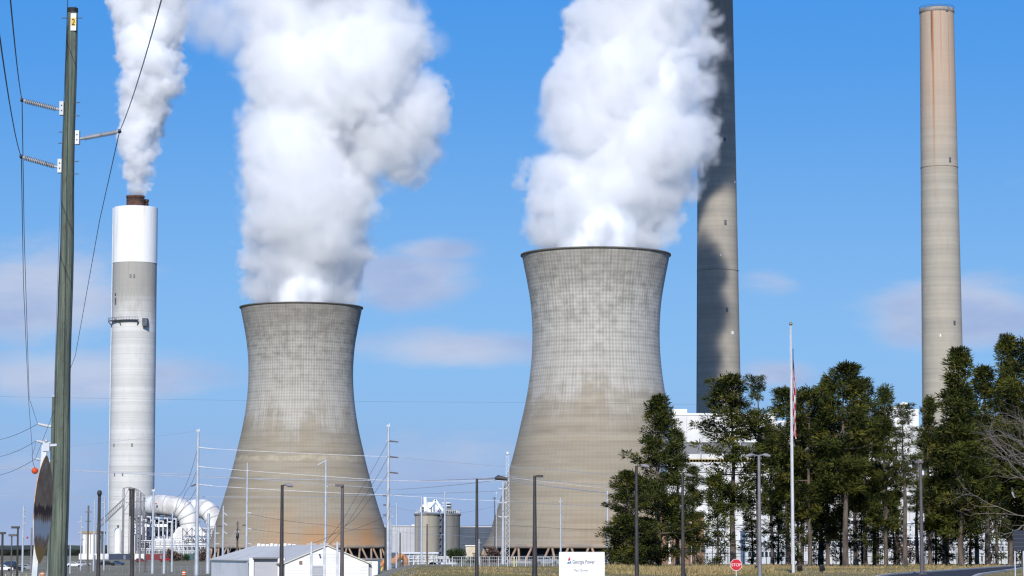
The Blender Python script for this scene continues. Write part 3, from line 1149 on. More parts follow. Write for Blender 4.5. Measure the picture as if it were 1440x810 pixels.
for i, px in enumerate((985.5, 1041)):
    mb.tube([(xs(px), D - 1.9, zs_(644)), (xs(px), D - 1.9, zs_(620))], .22, 6)
    mb.tube([(xs(px + 8), D - 1.9, zs_(672)), (xs(px + 8), D - 1.9, zs_(653)), (xs(px + 14), D - 1.9, zs_(652))], .2, 6)
mb.build('downpipe', M_steel, bh)

th = thing('turbine_hall', Vector((xs(1180), D + 20, gz)), 'long pale turbine hall with ribbed walls and window rows, seen between the pine trunks', 'power station building')
DD = D + 20
x0, x1 = P(1093.5, 700, DD).x, P(1300, 700, DD).x
Z = lambda py: P(720, py, DD).z
mb = MB()
mb.box(x0, x1, DD, DD + 60, gz, Z(604))
mb.box(x0, P(1150, 700, DD).x, DD + 8, DD + 50, Z(604), Z(590))
mb.build('wall', M_white_dirty, th)
mb = MB()
wall_ribs(mb, x0, x1, DD, gz, Z(608), 3.2, .22, .12)
for py in (640, 668, 690, 715, 735, 752):
    mb.box(x0, x1, DD - .3, DD - .125, Z(py) - .18, Z(py) + .18)
mb.build('cladding_rib', M_panel_line, th)
for py, h in ((655, 3.0), (702, 2.6), (762, 2.8)):
    mb = MB()
    x = x0 + 1.2
    while x < x1 - 3:
        mb.box(x, x + 2.2, DD - .1, DD - .004, Z(py) - h / 2, Z(py) + h / 2)
        x += 3.2
    mb.build('window_row', M_glass if py != 702 else M_louver, th)
mb = MB()
mb.box(x0 - .3, x1 + .3, DD - .4, DD + 60.2, Z(604), Z(604) + .8)
mb.build('parapet', M_white, th)
tw = thing('shaded_side_face', Vector((P(1108, 700, DD).x, DD - 3, gz)), 'shaded side face, built as a grey shaft, at the corner of the white boiler house', 'power station building')
mb = MB()
mb.box(P(1094, 700, DD).x, P(1103, 700, DD).x, DD - 14, DD - 1, gz, Z(596))
mb.build('shaft', M_grey_clad, tw)  # grey shaft built as the shade on the boiler house's side face
mb = MB()
for k in range(16):
    z = gz + 2 + k * 2.6
    if z < Z(598):
        mb.box(P(1093.6, 700, DD).x, P(1103.4, 700, DD).x, DD - 14.2, DD - 14.003, z, z + .3)
mb.build('landing', M_steel_dark, tw)

DD2 = 940
ex = lambda px: P(px, 700, DD2).x
Z2 = lambda py: P(720, py, DD2).z
rb = thing('roof_plant_block', Vector((ex(1288), DD2, gz)), 'upper white block with pipes and boxes on its roof, by the pink-topped chimney foot', 'power station building')
mb = MB()
mb.box(ex(1255), ex(1312), DD2 + 30, DD2 + 60, gz, Z2(569))
mb.build('wall', M_white_dirty, rb)
mb = MB()
mb.box(ex(1266), ex(1282), DD2 + 32, DD2 + 42, Z2(569), Z2(565))
mb.box(ex(1286), ex(1299), DD2 + 32, DD2 + 40, Z2(569), Z2(562.5))
mb.tube([(ex(1282), DD2 + 31, Z2(567)), (ex(1290), DD2 + 31, Z2(560)), (ex(1298), DD2 + 31, Z2(562))], .5, 8)
mb.build('roof_unit', M_roof_tan, rb)
hall2 = thing('precipitator_building', Vector((ex(1390), DD2, gz)), 'pale grey ribbed plant building behind the bare branches and the large dense pine', 'power station building')
mb = MB()
mb.box(ex(1301), ex(1500), DD2 - 10, DD2 + 50, gz, Z2(628))
mb.build('wall', M_white_dirty, hall2)
mb = MB()
wall_ribs(mb, ex(1301), ex(1500), DD2 - 10, gz, Z2(630), 2.6, .25, .2)
for py in (660, 690, 720, 745, 765):
    mb.box(ex(1301), ex(1500), DD2 - 10.45, DD2 - 10.203, Z2(py) - .25, Z2(py) + .25)
mb.build('cladding_rib', M_louver, hall2)
mb = MB()
for i in range(26):
    x = ex(1303) + i * 1.9
    mb.box(x, x + 1.0, DD2 - 10.1, DD2 - 10.004, Z2(778), Z2(768))
mb.build('window_row', M_glass, hall2)

# tan brick block and the pale switch-room with windows lower down
D3 = 620
X3 = lambda px: P(px, 760, D3).x
Z3 = lambda py: P(720, py, D3).z
g3 = ground_z(30, D3)
bk = thing('brick_building', Vector((X3(955), D3, g3)), 'small tan brick building with dark windows behind the first clump of pines', 'building')
mb = MB()
mb.box(X3(925), X3(990), D3, D3 + 12, g3, Z3(722))
mb.build('wall', M_brick, bk)
mb = MB()
mb.box(X3(924), X3(991), D3 - .4, D3 + 12.4, Z3(722), Z3(722) + .5)
mb.build('roof', M_white, bk)
for px in (932, 945, 968, 978, 986):
    mb = MB()
    mb.box(X3(px), X3(px + 6), D3 - .06, D3 - .004, Z3(777), Z3(768))
    mb.build('window', M_glass, bk)
for px in (940, 972):
    mb = MB()
    mb.box(X3(px), X3(px) + .5, D3 - .25, D3 - .004, g3, Z3(724))
    mb.build('pilaster', M_white, bk)
sw = thing('switch_house', Vector((X3(1080), D3 + 40, g3)), 'pale bluish-white low building with a band of windows behind the red octagonal sign', 'building')
D4 = D3 + 40
X4 = lambda px: P(px, 760, D4).x
Z4 = lambda py: P(720, py, D4).z
mb = MB()
mb.box(X4(1048), X4(1104), D4, D4 + 14, g3 - .5, Z4(748))
mb.build('wall', mat('bluish_white_wall', (0.62, 0.66, 0.70), .6, (0.54, 0.58, 0.63), .2), sw)
for i in range(9):
    mb = MB()
    x = X4(1052) + i * 1.05
    mb.box(x, x + .7, D4 - .06, D4 - .004, Z4(783), Z4(776))
    mb.build('window', M_glass, sw)
mb = MB()
mb.box(X4(1047), X4(1105), D4 - .5, D4 + 14.3, Z4(748), Z4(748) + .35)
mb.build('roof', M_white, sw)
mb = MB()
for i in range(5):
    mb.box(X4(1048), X4(1104), D4 - .05, D4 - .004, Z4(773 - i * 5), Z4(773 - i * 5) + .1)
mb.build('cladding_joint', M_panel_line, sw)


# pipe racks: white steel frames seen low between the trunks
def pipe_rack(px0, px1, D, ytop, label, n, seed):
    r = random.Random(seed)
    a, b = G(px0, D), G(px1, D)
    zt = P(720, ytop, D).z
    t = thing('pipe_rack', a.lerp(b, .5), label, 'pipe rack', 'white pipe racks round the plant')
    po = MB()
    for i in range(n + 1):
        q = a.lerp(b, i / n)
        for dy in (0, 5):
            po.bar((q.x, q.y + dy, q.z), (q.x, q.y + dy, zt), .32)
    po.build('post', M_steel_white, t)
    be = MB()
    lv = max(2, int((zt - a.z) / 3.2))
    for k in range(1, lv + 1):
        z = a.z + (zt - a.z) * k / lv - .2
        for dy in (-.05, 5.05):
            be.bar((a.x, a.y + dy, z), (b.x, b.y + dy, z), .26)
        for i in range(n + 1):
            q = a.lerp(b, i / n)
            be.bar((q.x + .17, q.y, z + .3), (q.x + .17, q.y + 5, z + .3), .22)
    for i in range(n):
        if r.random() < .6:
            p0, p1 = a.lerp(b, i / n), a.lerp(b, (i + 1) / n)
            be.bar((p0.x, p0.y - .2, p0.z + .2), (p1.x, p1.y - .2, zt), .16)
    be.build('beam', M_steel_white, t)
    pi = MB()
    for k in range(1, lv + 1):
        z = a.z + (zt - a.z) * k / lv + .45
        for j in range(3):
            rad = r.uniform(.16, .42)
            pi.tube([(a.x - .5, a.y + .9 + j * 1.5, z + .2), (b.x + .5, b.y + .9 + j * 1.5, z + .2)], rad, 8)
    pi.build('pipe', mat('white_pipe_lagging', (0.70, 0.71, 0.72), .4, (0.55, 0.56, 0.58), .3), t)
    return t


pipe_rack(1110, 1200, 760, 742, 'white pipe rack low behind the trunks next to the flagpole', 7, 1)
pipe_rack(1204, 1298, 770, 738, 'white pipe rack low behind the trunks near the red-brown shrub', 7, 2)
pipe_rack(1302, 1440, 760, 745, 'white pipe rack low behind the trunks below the bare branches', 10, 3)
pipe_rack(984, 1046, 745, 744, 'white pipe rack low behind the broad-headed pine', 5, 4)

# ================================================================== absorber area by the white-topped chimney
DA = 1480
gA = -3.0
X = lambda px: P(px, 740, DA).x
Zq = lambda py: P(720, py, DA).z
pt = lambda px, py, dy=0: Vector((P(px, py, DA).x, DA + dy, P(px, py, DA).z))
M_duct = mat('white_duct_metal', (0.76, 0.76, 0.75), .5, (0.50, 0.49, 0.47), .16, stretch=(1, 1, .4))
du = thing('flue_duct', Vector((X(250), DA, gA)), 'huge white bent flue ducts beside the foot of the white-topped chimney', 'flue duct')


def bezier(pts, n=10):
    out = []
    for i in range(len(pts) - 1):
        p0, p1, p2, p3 = pts[max(i - 1, 0)], pts[i], pts[i + 1], pts[min(i + 2, len(pts) - 1)]
        for k in range(n):
            t = k / n
            out.append(.5 * ((2 * p1) + (-p0 + p2) * t + (2 * p0 - 5 * p1 + 4 * p2 - p3) * t * t + (-p0 + 3 * p1 - 3 * p2 + p3) * t ** 3))
    out.append(pts[-1])
    return out


for path, rad in (([pt(188, 722, 34), pt(200, 714, 20), pt(216, 710.5, 6), pt(238, 711, 0), pt(256, 716, 0), pt(265.5, 729, 0), pt(268, 745, 0)], 5.7),
                  ([pt(262, 716, 12), pt(280, 714.5, 10), pt(292, 719, 6), pt(300, 731, 4), pt(302, 748, 4), pt(297, 764, 4), pt(292, 776, 4)], 5.3)):
    mb = MB()
    pp = bezier(path, 8)
    mb.tube(pp, rad, 24, cap=False)
    mb.build('duct', M_duct, du)
    for i in range(3, len(pp) - 2, 5):
        mb = MB()
        mb.tube([pp[i] - (pp[i + 1] - pp[i]).normalized() * .3, pp[i] + (pp[i + 1] - pp[i]).normalized() * .3], rad + .3, 24)
        mb.build('stiffener_ring', M_panel_line, du)
mb = MB()
a, b = pt(268, 741), pt(268, 757)
top = [a + Vector((sx * 6, sy * 6, 0)) for sx, sy in ((-1, -1), (1, -1), (1, 1), (-1, 1))]
bot = [b + Vector((sx * 10.5, sy * 8, 0)) for sx, sy in ((-1, -1), (1, -1), (1, 1), (-1, 1))]
mb.add(top + bot, [(0, 1, 5, 4), (1, 2, 6, 5), (2, 3, 7, 6), (3, 0, 4, 7), (0, 3, 2, 1), (4, 5, 6, 7)])
mb.build('hopper', M_duct, du)
mb = MB()
mb.box(X(221) - .55, X(221) + .55, DA - 6.6, DA - 5.2, Zq(709.5), Zq(708))
mb.build('marker_lamp', M_red, du)

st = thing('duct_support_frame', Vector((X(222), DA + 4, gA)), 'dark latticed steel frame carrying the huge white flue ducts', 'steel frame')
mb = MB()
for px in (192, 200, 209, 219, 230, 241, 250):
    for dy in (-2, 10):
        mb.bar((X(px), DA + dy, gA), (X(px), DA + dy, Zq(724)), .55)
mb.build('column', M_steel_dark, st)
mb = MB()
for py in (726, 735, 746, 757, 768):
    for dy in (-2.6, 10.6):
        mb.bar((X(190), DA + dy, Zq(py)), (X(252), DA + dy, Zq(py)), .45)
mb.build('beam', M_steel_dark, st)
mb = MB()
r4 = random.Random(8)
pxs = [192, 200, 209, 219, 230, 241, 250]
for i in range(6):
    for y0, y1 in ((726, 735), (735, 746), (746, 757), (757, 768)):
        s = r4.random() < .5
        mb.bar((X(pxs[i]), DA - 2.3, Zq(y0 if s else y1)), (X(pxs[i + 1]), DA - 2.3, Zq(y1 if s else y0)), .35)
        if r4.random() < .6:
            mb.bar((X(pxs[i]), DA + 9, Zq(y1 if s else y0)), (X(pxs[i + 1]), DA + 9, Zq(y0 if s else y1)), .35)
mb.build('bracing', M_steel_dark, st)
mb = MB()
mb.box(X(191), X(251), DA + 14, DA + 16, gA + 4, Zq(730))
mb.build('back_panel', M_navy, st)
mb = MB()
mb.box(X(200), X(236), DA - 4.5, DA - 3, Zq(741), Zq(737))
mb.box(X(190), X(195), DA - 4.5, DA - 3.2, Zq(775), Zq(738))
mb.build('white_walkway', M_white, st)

ab = thing('scrubber_building', Vector((X(256), DA - 12, gA)), 'low white building with horizontal ribs below the white duct hopper', 'plant building')
mb = MB()
mb.box(X(217), X(292), DA - 12, DA + 2, Zq(771), Zq(757.5))
mb.build('wall', M_white, ab)
mb = MB()
for py in (759.5, 763, 766.5, 770):
    mb.box(X(217), X(292), DA - 12.4, DA - 12.003, Zq(py) - .22, Zq(py) + .22)
mb.build('rib', M_panel_line, ab)
mb = MB()
for i in range(22):
    px = 218 + i * 3.4
    mb.bar((X(px), DA - 10, Zq(757.5)), (X(px), DA - 10, Zq(755.2)), .3)
mb.bar((X(217), DA - 10, Zq(755.2)), (X(292), DA - 10, Zq(755.2)), .22)
mb.build('guard_rail', M_steel_white, ab)
mb = MB()
mb.box(X(217), X(292), DA - 10, DA + 1, gA, Zq(771.2))
mb.build('base_storey', M_louver, ab)

pipe_rack(196, 258, 1440, 762, 'white pipe rack at the foot of the duct frame', 9, 5)
pipe_rack(240, 300, 1425, 768, 'low white pipe rack in front of the white ribbed building', 10, 6)

fr2 = thing('duct_support_frame', Vector((X(285), DA - 6, gA)), 'dense pale and dark steelwork under the second bend of the white flue ducts', 'steel frame')
mb = MB()
for px in (262, 268, 275, 282, 289, 296, 303):
    for dy in (-10, 4):
        mb.bar((X(px), DA + dy - 6, gA), (X(px), DA + dy - 6, Zq(742)), .5)
mb.build('column', M_post_grey, fr2)
mb = MB()
for py in (743, 750, 757, 764):
    for dy in (-16.4, -1.6):
        mb.bar((X(261), DA + dy, Zq(py)), (X(304), DA + dy, Zq(py)), .42)
mb.build('beam', M_steel_white, fr2)
mb = MB()
q = [262, 268, 275, 282, 289, 296, 303]
for i in range(6):
    for y0, y1 in ((743, 750), (750, 757), (757, 764), (764, 776)):
        s = (i * 3 + y0) % 2
        mb.bar((X(q[i]), DA - 16.6, Zq(y0 if s else y1)), (X(q[i + 1]), DA - 16.6, Zq(y1 if s else y0)), .28)
mb.build('bracing', M_steel_dark, fr2)
mb = MB()
for i in range(9):
    px = 196 + i * 6
    mb.tube([(X(px), DA - 5, Zq(726 + (i * 5) % 9)), (X(px + 5), DA - 5, Zq(726 + (i * 5) % 9)), (X(px + 5), DA - 5, Zq(752 + (i * 7) % 11))], .5, 6)
mb.build('pipe', M_steel_white, st)
gt = thing('pipe_gantry', Vector((X(200), DA - 40, gA)), 'open pale steel gantry standing over the start of the white ducts', 'gantry')
mb = MB()
for px, y0 in ((187, 689), (196, 687.5), (206, 690), (215, 697)):
    for dy in (0, 5):
        mb.bar((X(px), DA - 40 + dy, gA), (X(px), DA - 40 + dy, Zq(y0)), .42)
mb.build('post', M_post_grey, gt)
mb = MB()
gp = [(187, 689), (196, 687.5), (206, 690), (215, 697)]
for (x0, y0), (x1, y1) in zip(gp[:-1], gp[1:]):
    mb.bar((X(x0), DA - 40, Zq(y0)), (X(x1), DA - 40, Zq(y1)), .4)
    mb.bar((X(x0), DA - 40, Zq(707)), (X(x1), DA - 40, Zq(709)), .32)
    mb.bar((X(x0), DA - 40, Zq(724)), (X(x1), DA - 40, Zq(724)), .32)
    mb.bar((X(x0), DA - 40, Zq(707)), (X(x1), DA - 40, Zq(y1)), .24)
    mb.bar((X(x0), DA - 40, Zq(724)), (X(x1), DA - 40, Zq(709)), .24)
mb.build('truss', M_post_grey, gt)


def container(px, D, col, label, turn=0.0, Lc=11.5, Hc=2.9):
    b = G(px, D)
    t = thing('storage_container', b, label, 'container', 'containers in the yard below the white-topped chimney')
    mb = MB()
    mb.box(-Lc / 2, Lc / 2, -1.2, 1.2, .12, Hc)
    mb.build('body', col, t, local=False)
    mb = MB()
    x = -Lc / 2 + .3
    while x < Lc / 2 - .3:
        mb.box(x, x + .18, -1.26, -1.203, .25, Hc - .15)
        x += .42
    mb.build('corrugation', col, t, local=False)
    mb = MB()
    for x in (-Lc / 2, Lc / 2):
        for z in (.0, Hc - .14):
            mb.box(x - .12, x + .12, -1.3, 1.3, z, z + .17)
    mb.build('corner_post', M_louver, t, local=False)
    mb = MB()
    mb.box(Lc * .12, Lc * .12 + 1.0, -1.29, -1.263, .2, 2.2)
    mb.build('door', M_louver, t, local=False)
    t.rotation_euler.z = turn


container(128, 1290, M_white, 'white container beside the mushroom cap lamp post', .05)
container(150, 1300, M_steel_white, 'pale container below the white box building', -.04)
container(170, 1270, mat('navy_container', (0.03, 0.05, 0.10), .5), 'navy blue container below the upright white vessel', .03)
container(207, 1260, M_white_dirty, 'dirty white container at the end of the long low wall', .0)
container(221, 1230, mat('maroon_container', (0.18, 0.03, 0.04), .5), 'maroon container by the foot of the duct frame', .06)
container(277, 1240, mat('teal_container', (0.05, 0.12, 0.13), .5), 'dull teal container in front of the white duct hopper', -.05)
ve = thing('storage_vessel', Vector((X(173.5), DA - 20, gA)), 'white upright vessel with a domed top in front of the white-topped chimney', 'storage tank')
r5 = W(5.2, DA - 20)
h5 = P(720, 745, DA - 20).z - gA
mb = MB()
mb.lathe([(r5, 3.0), (r5, h5 - .6), (r5 * .85, h5 + .3), (r5 * .5, h5 + .9), (.05, h5 + 1.1)], 32)
mb.build('tank', M_white, ve, local=False)
mb = MB()
for a in range(6):
    q = Vector((r5 * .9 * math.cos(a * 1.047), r5 * .9 * math.sin(a * 1.047), 0))
    mb.bar(q, q + Vector((0, 0, 3.1)), .3)
mb.box(-r5 * 1.1, r5 * 1.1, -r5 * 1.1, r5 * 1.1, 2.6, 2.95)
mb.build('leg', M_steel_white, ve, local=False)
mb = MB()
mb.lathe([(.4, h5 + 1.0), (.4, h5 + 2.0), (.9, h5 + 2.1), (.05, h5 + 2.6)], 12)
mb.build('vent_cap', M_steel_dark, ve, local=False)

sh = thing('pump_house', Vector((X(139), DA - 25, gA)), 'white box building with a tan roof edge beside the white-topped chimney', 'building')
mb = MB()
mb.box(X(127), X(152), DA - 25, DA - 10, gA, Zq(751))
mb.build('wall', M_white, sh)
mb = MB()
mb.box(X(126), X(152.6), DA - 25.6, DA - 9.6, Zq(751), Zq(747.5))
mb.build('roof', mat('tan_fascia', (0.38, 0.29, 0.19), .8, (0.3, 0.23, 0.16), .3), sh)
mb = MB()
for px in (131, 137, 143, 149):
    mb.box(X(px), X(px) + .35, DA - 25.15, DA - 25.003, gA, Zq(751))
mb.build('panel_joint', M_louver, sh)

bw = thing('yard_wall', Vector((X(210), 1380, gA)), 'long low grey block wall in front of the white-topped chimney', 'wall')
mb = MB()
xa, xb = P(118, 780, 1380).x, P(212, 780, 1380).x
mb.box(xa, xb, 1380, 1381, gA, P(720, 779.6, 1380).z)
mb.build('wall_panel', M_block, bw)
mb = MB()
mb.box(xa - .2, xb + .2, 1379.8, 1381.2, P(720, 779.5, 1380).z, P(720, 779, 1380).z)
mb.build('coping', M_louver, bw)
# conveyor from the chimney foot
cv = thing('conveyor', pt(152, 745, -30), 'thin dark inclined conveyor bridge crossing the foot of the white-topped chimney', 'conveyor')
mb = MB()
p0, p1 = pt(149, 746, -34), pt(186, 711, -34)
for dz in (0, 3.2):
    for dy in (0, 2.5):
        mb.bar(p0 + Vector((0, dy, dz)), p1 + Vector((0, dy, dz)), .38)
n = 12
for i in range(n):
    a, b = p0.lerp(p1, i / n), p0.lerp(p1, (i + 1) / n)
    mb.bar(a, b + Vector((0, 0, 3.2)), .22)
mb.build('truss', M_louver, cv)
mb = MB()
mb.bar(p1, Vector((p1.x, p1.y, gA)), .5)
mb.bar(p0, Vector((p0.x, p0.y, gA)), .5)
mb.build('trestle', M_louver, cv)

# ================================================================== white gabled shed
DS = 430


def shed(name, label, A, B, Cc, eave, ridge, wall_m, side_m, roof_m, extras=None):
    """A, B: front corners; Cc: depth vector. All in plan (x, y); z given."""
    z0 = -3.0
    A, B, Cc = Vector(A), Vector(B), Vector(Cc)
    M = (A + B) / 2
    t = thing(name, Vector((M.x, M.y, z0)), label, 'shed')
    v3 = lambda q, z: Vector((q.x, q.y, z))
    mb = MB()
    mb.add([v3(A, z0), v3(B, z0), v3(B, eave), v3(M, ridge), v3(A, eave)], [(0, 1, 2, 3, 4)])
    mb.add([v3(A + Cc, z0), v3(B + Cc, z0), v3(B + Cc, eave), v3(M + Cc, ridge), v3(A + Cc, eave)], [(4, 3, 2, 1, 0)])
    mb.add([v3(B, z0), v3(B + Cc, z0), v3(B + Cc, eave), v3(B, eave)], [(0, 1, 2, 3)])
    mb.build('wall', wall_m, t)
    mb = MB()
    mb.add([v3(A, z0), v3(A, eave), v3(A + Cc, eave), v3(A + Cc, z0)], [(0, 1, 2, 3)])
    mb.build('side_wall', side_m, t)
    mb = MB()
    ov = (A - M).normalized() * .35
    f = -Cc.normalized() * .35
    for s, E in ((1, A), (-1, B)):
        e0 = E + ov * s
        drop = (ridge - eave) * .35 / (A - M).length
        p = [v3(M + f, ridge + .02), v3(M + Cc, ridge + .02), v3(e0 + Cc, eave - drop + .02), v3(e0 + f, eave - drop + .02)]
        q = [x + Vector((0, 0, .16)) for x in p]
        mb.add(p + q, [(0, 1, 2, 3), (7, 6, 5, 4), (0, 4, 5, 1), (1, 5, 6, 2), (2, 6, 7, 3), (3, 7, 4, 0)])
    mb.build('roof', roof_m, t)
    return t, A, B, M, Cc


zS = lambda py: P(720, py, DS).z
qa, qb = P(400.5, 790, DS), P(517, 790, DS)
shed1, A, B, M_, Cc = shed('gabled_shed', 'white gabled shed with a grey roller door, in front of the rust-stained cooling tower', (qa.x, DS), (qb.x, DS + 3), (-9.5, 36), zS(792.5), zS(767.5), M_white, M_grey_clad, M_roof_grey)  # grey side wall: shade painted onto the white shed
fr = lambda px, D=DS: P(px, 790, D).x
mb = MB()
mb.box(fr(440), fr(455), DS + .5, DS + 1.1, -3.0, zS(796))
for k in range(6):
    mb.box(fr(440) + .05, fr(455) - .05, DS + .44, DS + .497, -3.0 + k * .45, -2.94 + k * .45)
dr = mb.build('roller_door', M_door_grey, shed1)
mb = MB()
mb.box(fr(438.8), fr(439.8), DS + .4, DS + 1.0, -3.0, zS(794.5))
mb.box(fr(455.2), fr(456.2), DS + .45, DS + 1.1, -3.0, zS(794.5))
mb.box(fr(439.8), fr(455.2), DS + .45, DS + 1.0, zS(795.9), zS(794.7))
mb.build('door_frame', M_steel_white, shed1)
mb = MB()
mb.box(fr(420.5), fr(424.6), DS + .3, DS + .62, zS(793), zS(789))
mb.build('vent', mat('brown_vent', (0.28, 0.17, 0.13), .7), shed1)
mb = MB()
mb.box(fr(448.4), fr(450), DS + .5, DS + .95, zS(782), zS(779.5))
mb.box(fr(448), fr(450.4), DS + .1, DS + .6, zS(779.5), zS(779))
mb.build('wall_lamp', M_bronze, shed1)
mb = MB()
for k in range(9):
    z = -2.7 + k * .5
    half = 1 if z < zS(792.5) else max(.03, (zS(767.5) - z) / (zS(767.5) - zS(792.5)))
    a, b = M_ + (A - M_) * half * .995, M_ + (B - M_) * half * .995
    mb.bar((a.x, a.y - .03, z), (b.x, b.y - .03, z), .05, .03)
mb.build('siding_joint', M_white_dirty, shed1)
# garage bay at its side
gb = thing('garage_bay', Vector((fr(375), DS + 6, -3.0)), 'grey-doored garage bay joined to the white gabled shed', 'garage')
mb = MB()
mb.box(fr(357.5, DS + 6), fr(391, DS + 6), DS + 6, DS + 7, -3.0, zS(786))
mb.build('door', M_door_grey, gb)  # this grey also paints the shade on the shed's side
mb = MB()
mb.box(fr(391.2, DS + 6), fr(399.5, DS + 4), DS + 5.2, DS + 9, -3.0, zS(785))
mb.box(fr(351, DS + 6), fr(357.3, DS + 6), DS + 5.4, DS + 9, -3.0, zS(785))
mb.build('wall', M_white, gb)
mb = MB()
mb.box(fr(356, DS + 6), fr(392, DS + 6), DS + 5.0, DS + 6.6, zS(785.9), zS(784))
mb.build('lintel', M_louver, gb)
sh2, A2, B2, M2, C2 = shed('storage_shed', 'white storage shed with a pale tan roof, half hidden behind the white gabled shed', (P(358, 790, DS + 38).x, DS + 38), (P(484, 790, DS + 38).x, DS + 40), (-11.5, 34), P(720, 788, DS + 38).z, P(720, 768.5, DS + 38).z, M_white, M_white, M_roof_tan)
mb = MB()
for i in range(9):
    f = .12 + i * .095
    q = M2 + C2 * f
    z = P(720, 768.5, DS + 38).z
    mb.box(q.x - .3, q.x + .3, q.y - .4, q.y + .4, z - .2, z + .42 + .08 * (i % 3))
mb.build('roof_vent', M_white, sh2)
# annex to the right
an = thing('lean_to', Vector((fr(523), DS + 4, -3.0)), 'small white lean-to with a pale grey door at the end of the gabled shed', 'shed')
mb = MB()
mb.box(fr(506), fr(529.5), DS + 4, DS + 12, -3.0, zS(787.5))
mb.build('wall', M_white, an)
mb = MB()
mb.box(fr(512), fr(521), DS + 3.9, DS + 3.997, -3.0, zS(790.5))
mb.build('door', M_door_grey, an)
mb = MB()
mb.box(fr(505.5), fr(530.3), DS + 3.6, DS + 12.3, zS(787.5), zS(786.8))
mb.build('roof', M_louver, an)

# ================================================================== silos and buildings in the middle
DM = 900
xm = lambda px: P(px, 750, DM).x
zm = lambda py: P(720, py, DM).z


def silo(px0, px1, dy, material, label, ytop):
    c = (px0 + px1) / 2
    b = Vector((xm(c), DM + dy, -3.0))
    t = thing('silo', b, label, 'silo', 'twin concrete silos')
    r = W((px1 - px0) / 2, DM)
    h = zm(ytop) + 3.0
    mb = MB()
    mb.lathe([(r, 0), (r, h)], 48)
    mb.build('barrel', material, t, local=False)
    mb = MB()
    mb.lathe([(r, h - .8), (r + .35, h - .6), (r + .35, h), (.1, h + .35)], 48)
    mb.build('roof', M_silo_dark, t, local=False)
    mb = MB()
    for i in range(28):
        a = 6.283 * i / 28
        mb.bar((r * math.sin(a), -r * math.cos(a), h), (r * math.sin(a), -r * math.cos(a), h + 1.1), .1)
    mb.lathe([(r - .08, h + 1.05), (r + .08, h + 1.05), (r + .08, h + 1.2), (r - .08, h + 1.2)], 28)
    mb.build('guard_rail', M_steel_white, t, local=False)
    mb = MB()
    mb.box(-r * .75, -r * .45, -r * .98 - .1, -r * .6, h * .12, h * .95)
    mb.build('ladder_cage', M_louver, t, local=False)
    return t, r, h


s1, r1_, h1_ = silo(583.5, 617, 0, M_silo, 'tan concrete silo with white conveyor legs on top', 722)
s2, r2_, h2_ = silo(620.5, 646.5, 5, M_silo_dark, 'concrete silo with its shadow painted in darker, with a rooftop box', 722)
mb = MB()
for k, (px, w) in enumerate(((591, 1.2), (594, .8), (601, 1.5), (606, .8), (612, 1.0))):
    mb.box(xm(px), xm(px) + w, DM - 1, DM + .8, zm(722) + .36, zm(722) + 2.2 + (k % 3) * .8)
mb.build('roof_unit', M_white, s1)
mb = MB()
mb.box(xm(625), xm(640), DM + 3, DM + 8, zm(722) + .36, zm(716.5))
mb.box(xm(628), xm(634), DM + 3.5, DM + 7, zm(716.5), zm(708))
mb.build('rooftop_box', M_louver, s2)
mb = MB()
for p0, p1 in (((621, 707), (633, 707)), ((621, 711), (633, 711))):
    mb.bar((xm(p0[0]), DM + 2.7, zm(p0[1])), (xm(p1[0]), DM + 2.7, zm(p1[1])), .3)
mb.build('landing', M_steel_white, s2)
cn = thing('silo_chute', Vector((xm(612), DM - 2, zm(722))), 'white A-shaped chutes standing on top of the twin silos', 'chute')
mb = MB()
mb.bar((xm(604), DM - 1.4, zm(714)), (xm(612.3), DM - 1.4, zm(703)), .75)
mb.bar((xm(612.3), DM - 1.4, zm(703)), (xm(623), DM - 1.4, zm(718)), .75)
mb.bar((xm(619), DM - 1.8, zm(709)), (xm(615), DM - 1.8, zm(718)), .5)
mb.build('chute', M_white, cn)
mb = MB()
mb.bar((xm(598.8), DM - 1.2, zm(719)), (xm(597.6), DM - 1.2, zm(699)), .95)
mb.build('riser_pipe', M_white, cn)
lk = thing('silo_gantry', Vector((xm(619), DM + 2, -3)), 'dark steel stair gantry squeezed between the twin silos', 'gantry')
mb = MB()
for px in (617.5, 621.5):
    mb.bar((xm(px), DM - .5, -3), (xm(px), DM - .5, zm(722)), .3)
mb.build('post', M_steel_dark, lk)
mb = MB()
for k in range(8):
    mb.bar((xm(617), DM - .6, -1 + k * 2.2), (xm(622), DM - .6, .4 + k * 2.2), .3)
mb.box(xm(617.8), xm(621.3), DM + 1, DM + 3, -3, zm(724))
mb.build('stair', M_steel_dark, lk)

DB = 1150
xb_ = lambda px: P(px, 750, DB).x
zb_ = lambda py: P(720, py, DB).z
wb = thing('warehouse', Vector((xb_(563), DB, -3)), 'plain pale grey warehouse between the rust-stained tower and the silos', 'warehouse')
mb = MB()
mb.box(xb_(541), xb_(583.5), DB, DB + 40, -3, zb_(740))
mb.build('wall', M_grey_clad, wb)
mb = MB()
mb.box(xb_(540.5), xb_(584), DB - .3, DB + 40.3, zb_(740), zb_(739.2))
mb.box(xb_(579), xb_(582.5), DB + 2, DB + 6, zb_(739.2), zb_(737.5))
mb.build('roof', M_white, wb)
mb = MB()
wall_ribs(mb, xb_(541), xb_(583.5), DB, 0, zb_(741), 1.6, .1, .1)
mb.build('cladding_rib', M_louver, wb)
mb = MB()
mb.box(xb_(541), xb_(583.5), DB - .4, DB - .12, -3, zb_(777))
mb.build('dark_base', M_navy, wb)
nb = thing('coal_bunker_house', Vector((xb_(672), DB + 60, -3)), 'long flat-roofed dark blue plant building between the silos and the nearer tower', 'plant building')
mb = MB()
mb.box(P(647, 750, DB + 60).x, P(706, 750, DB + 60).x, DB + 60, DB + 110, -3, P(720, 741.5, DB + 60).z)
mb.build('wall', M_navy, nb)
mb = MB()
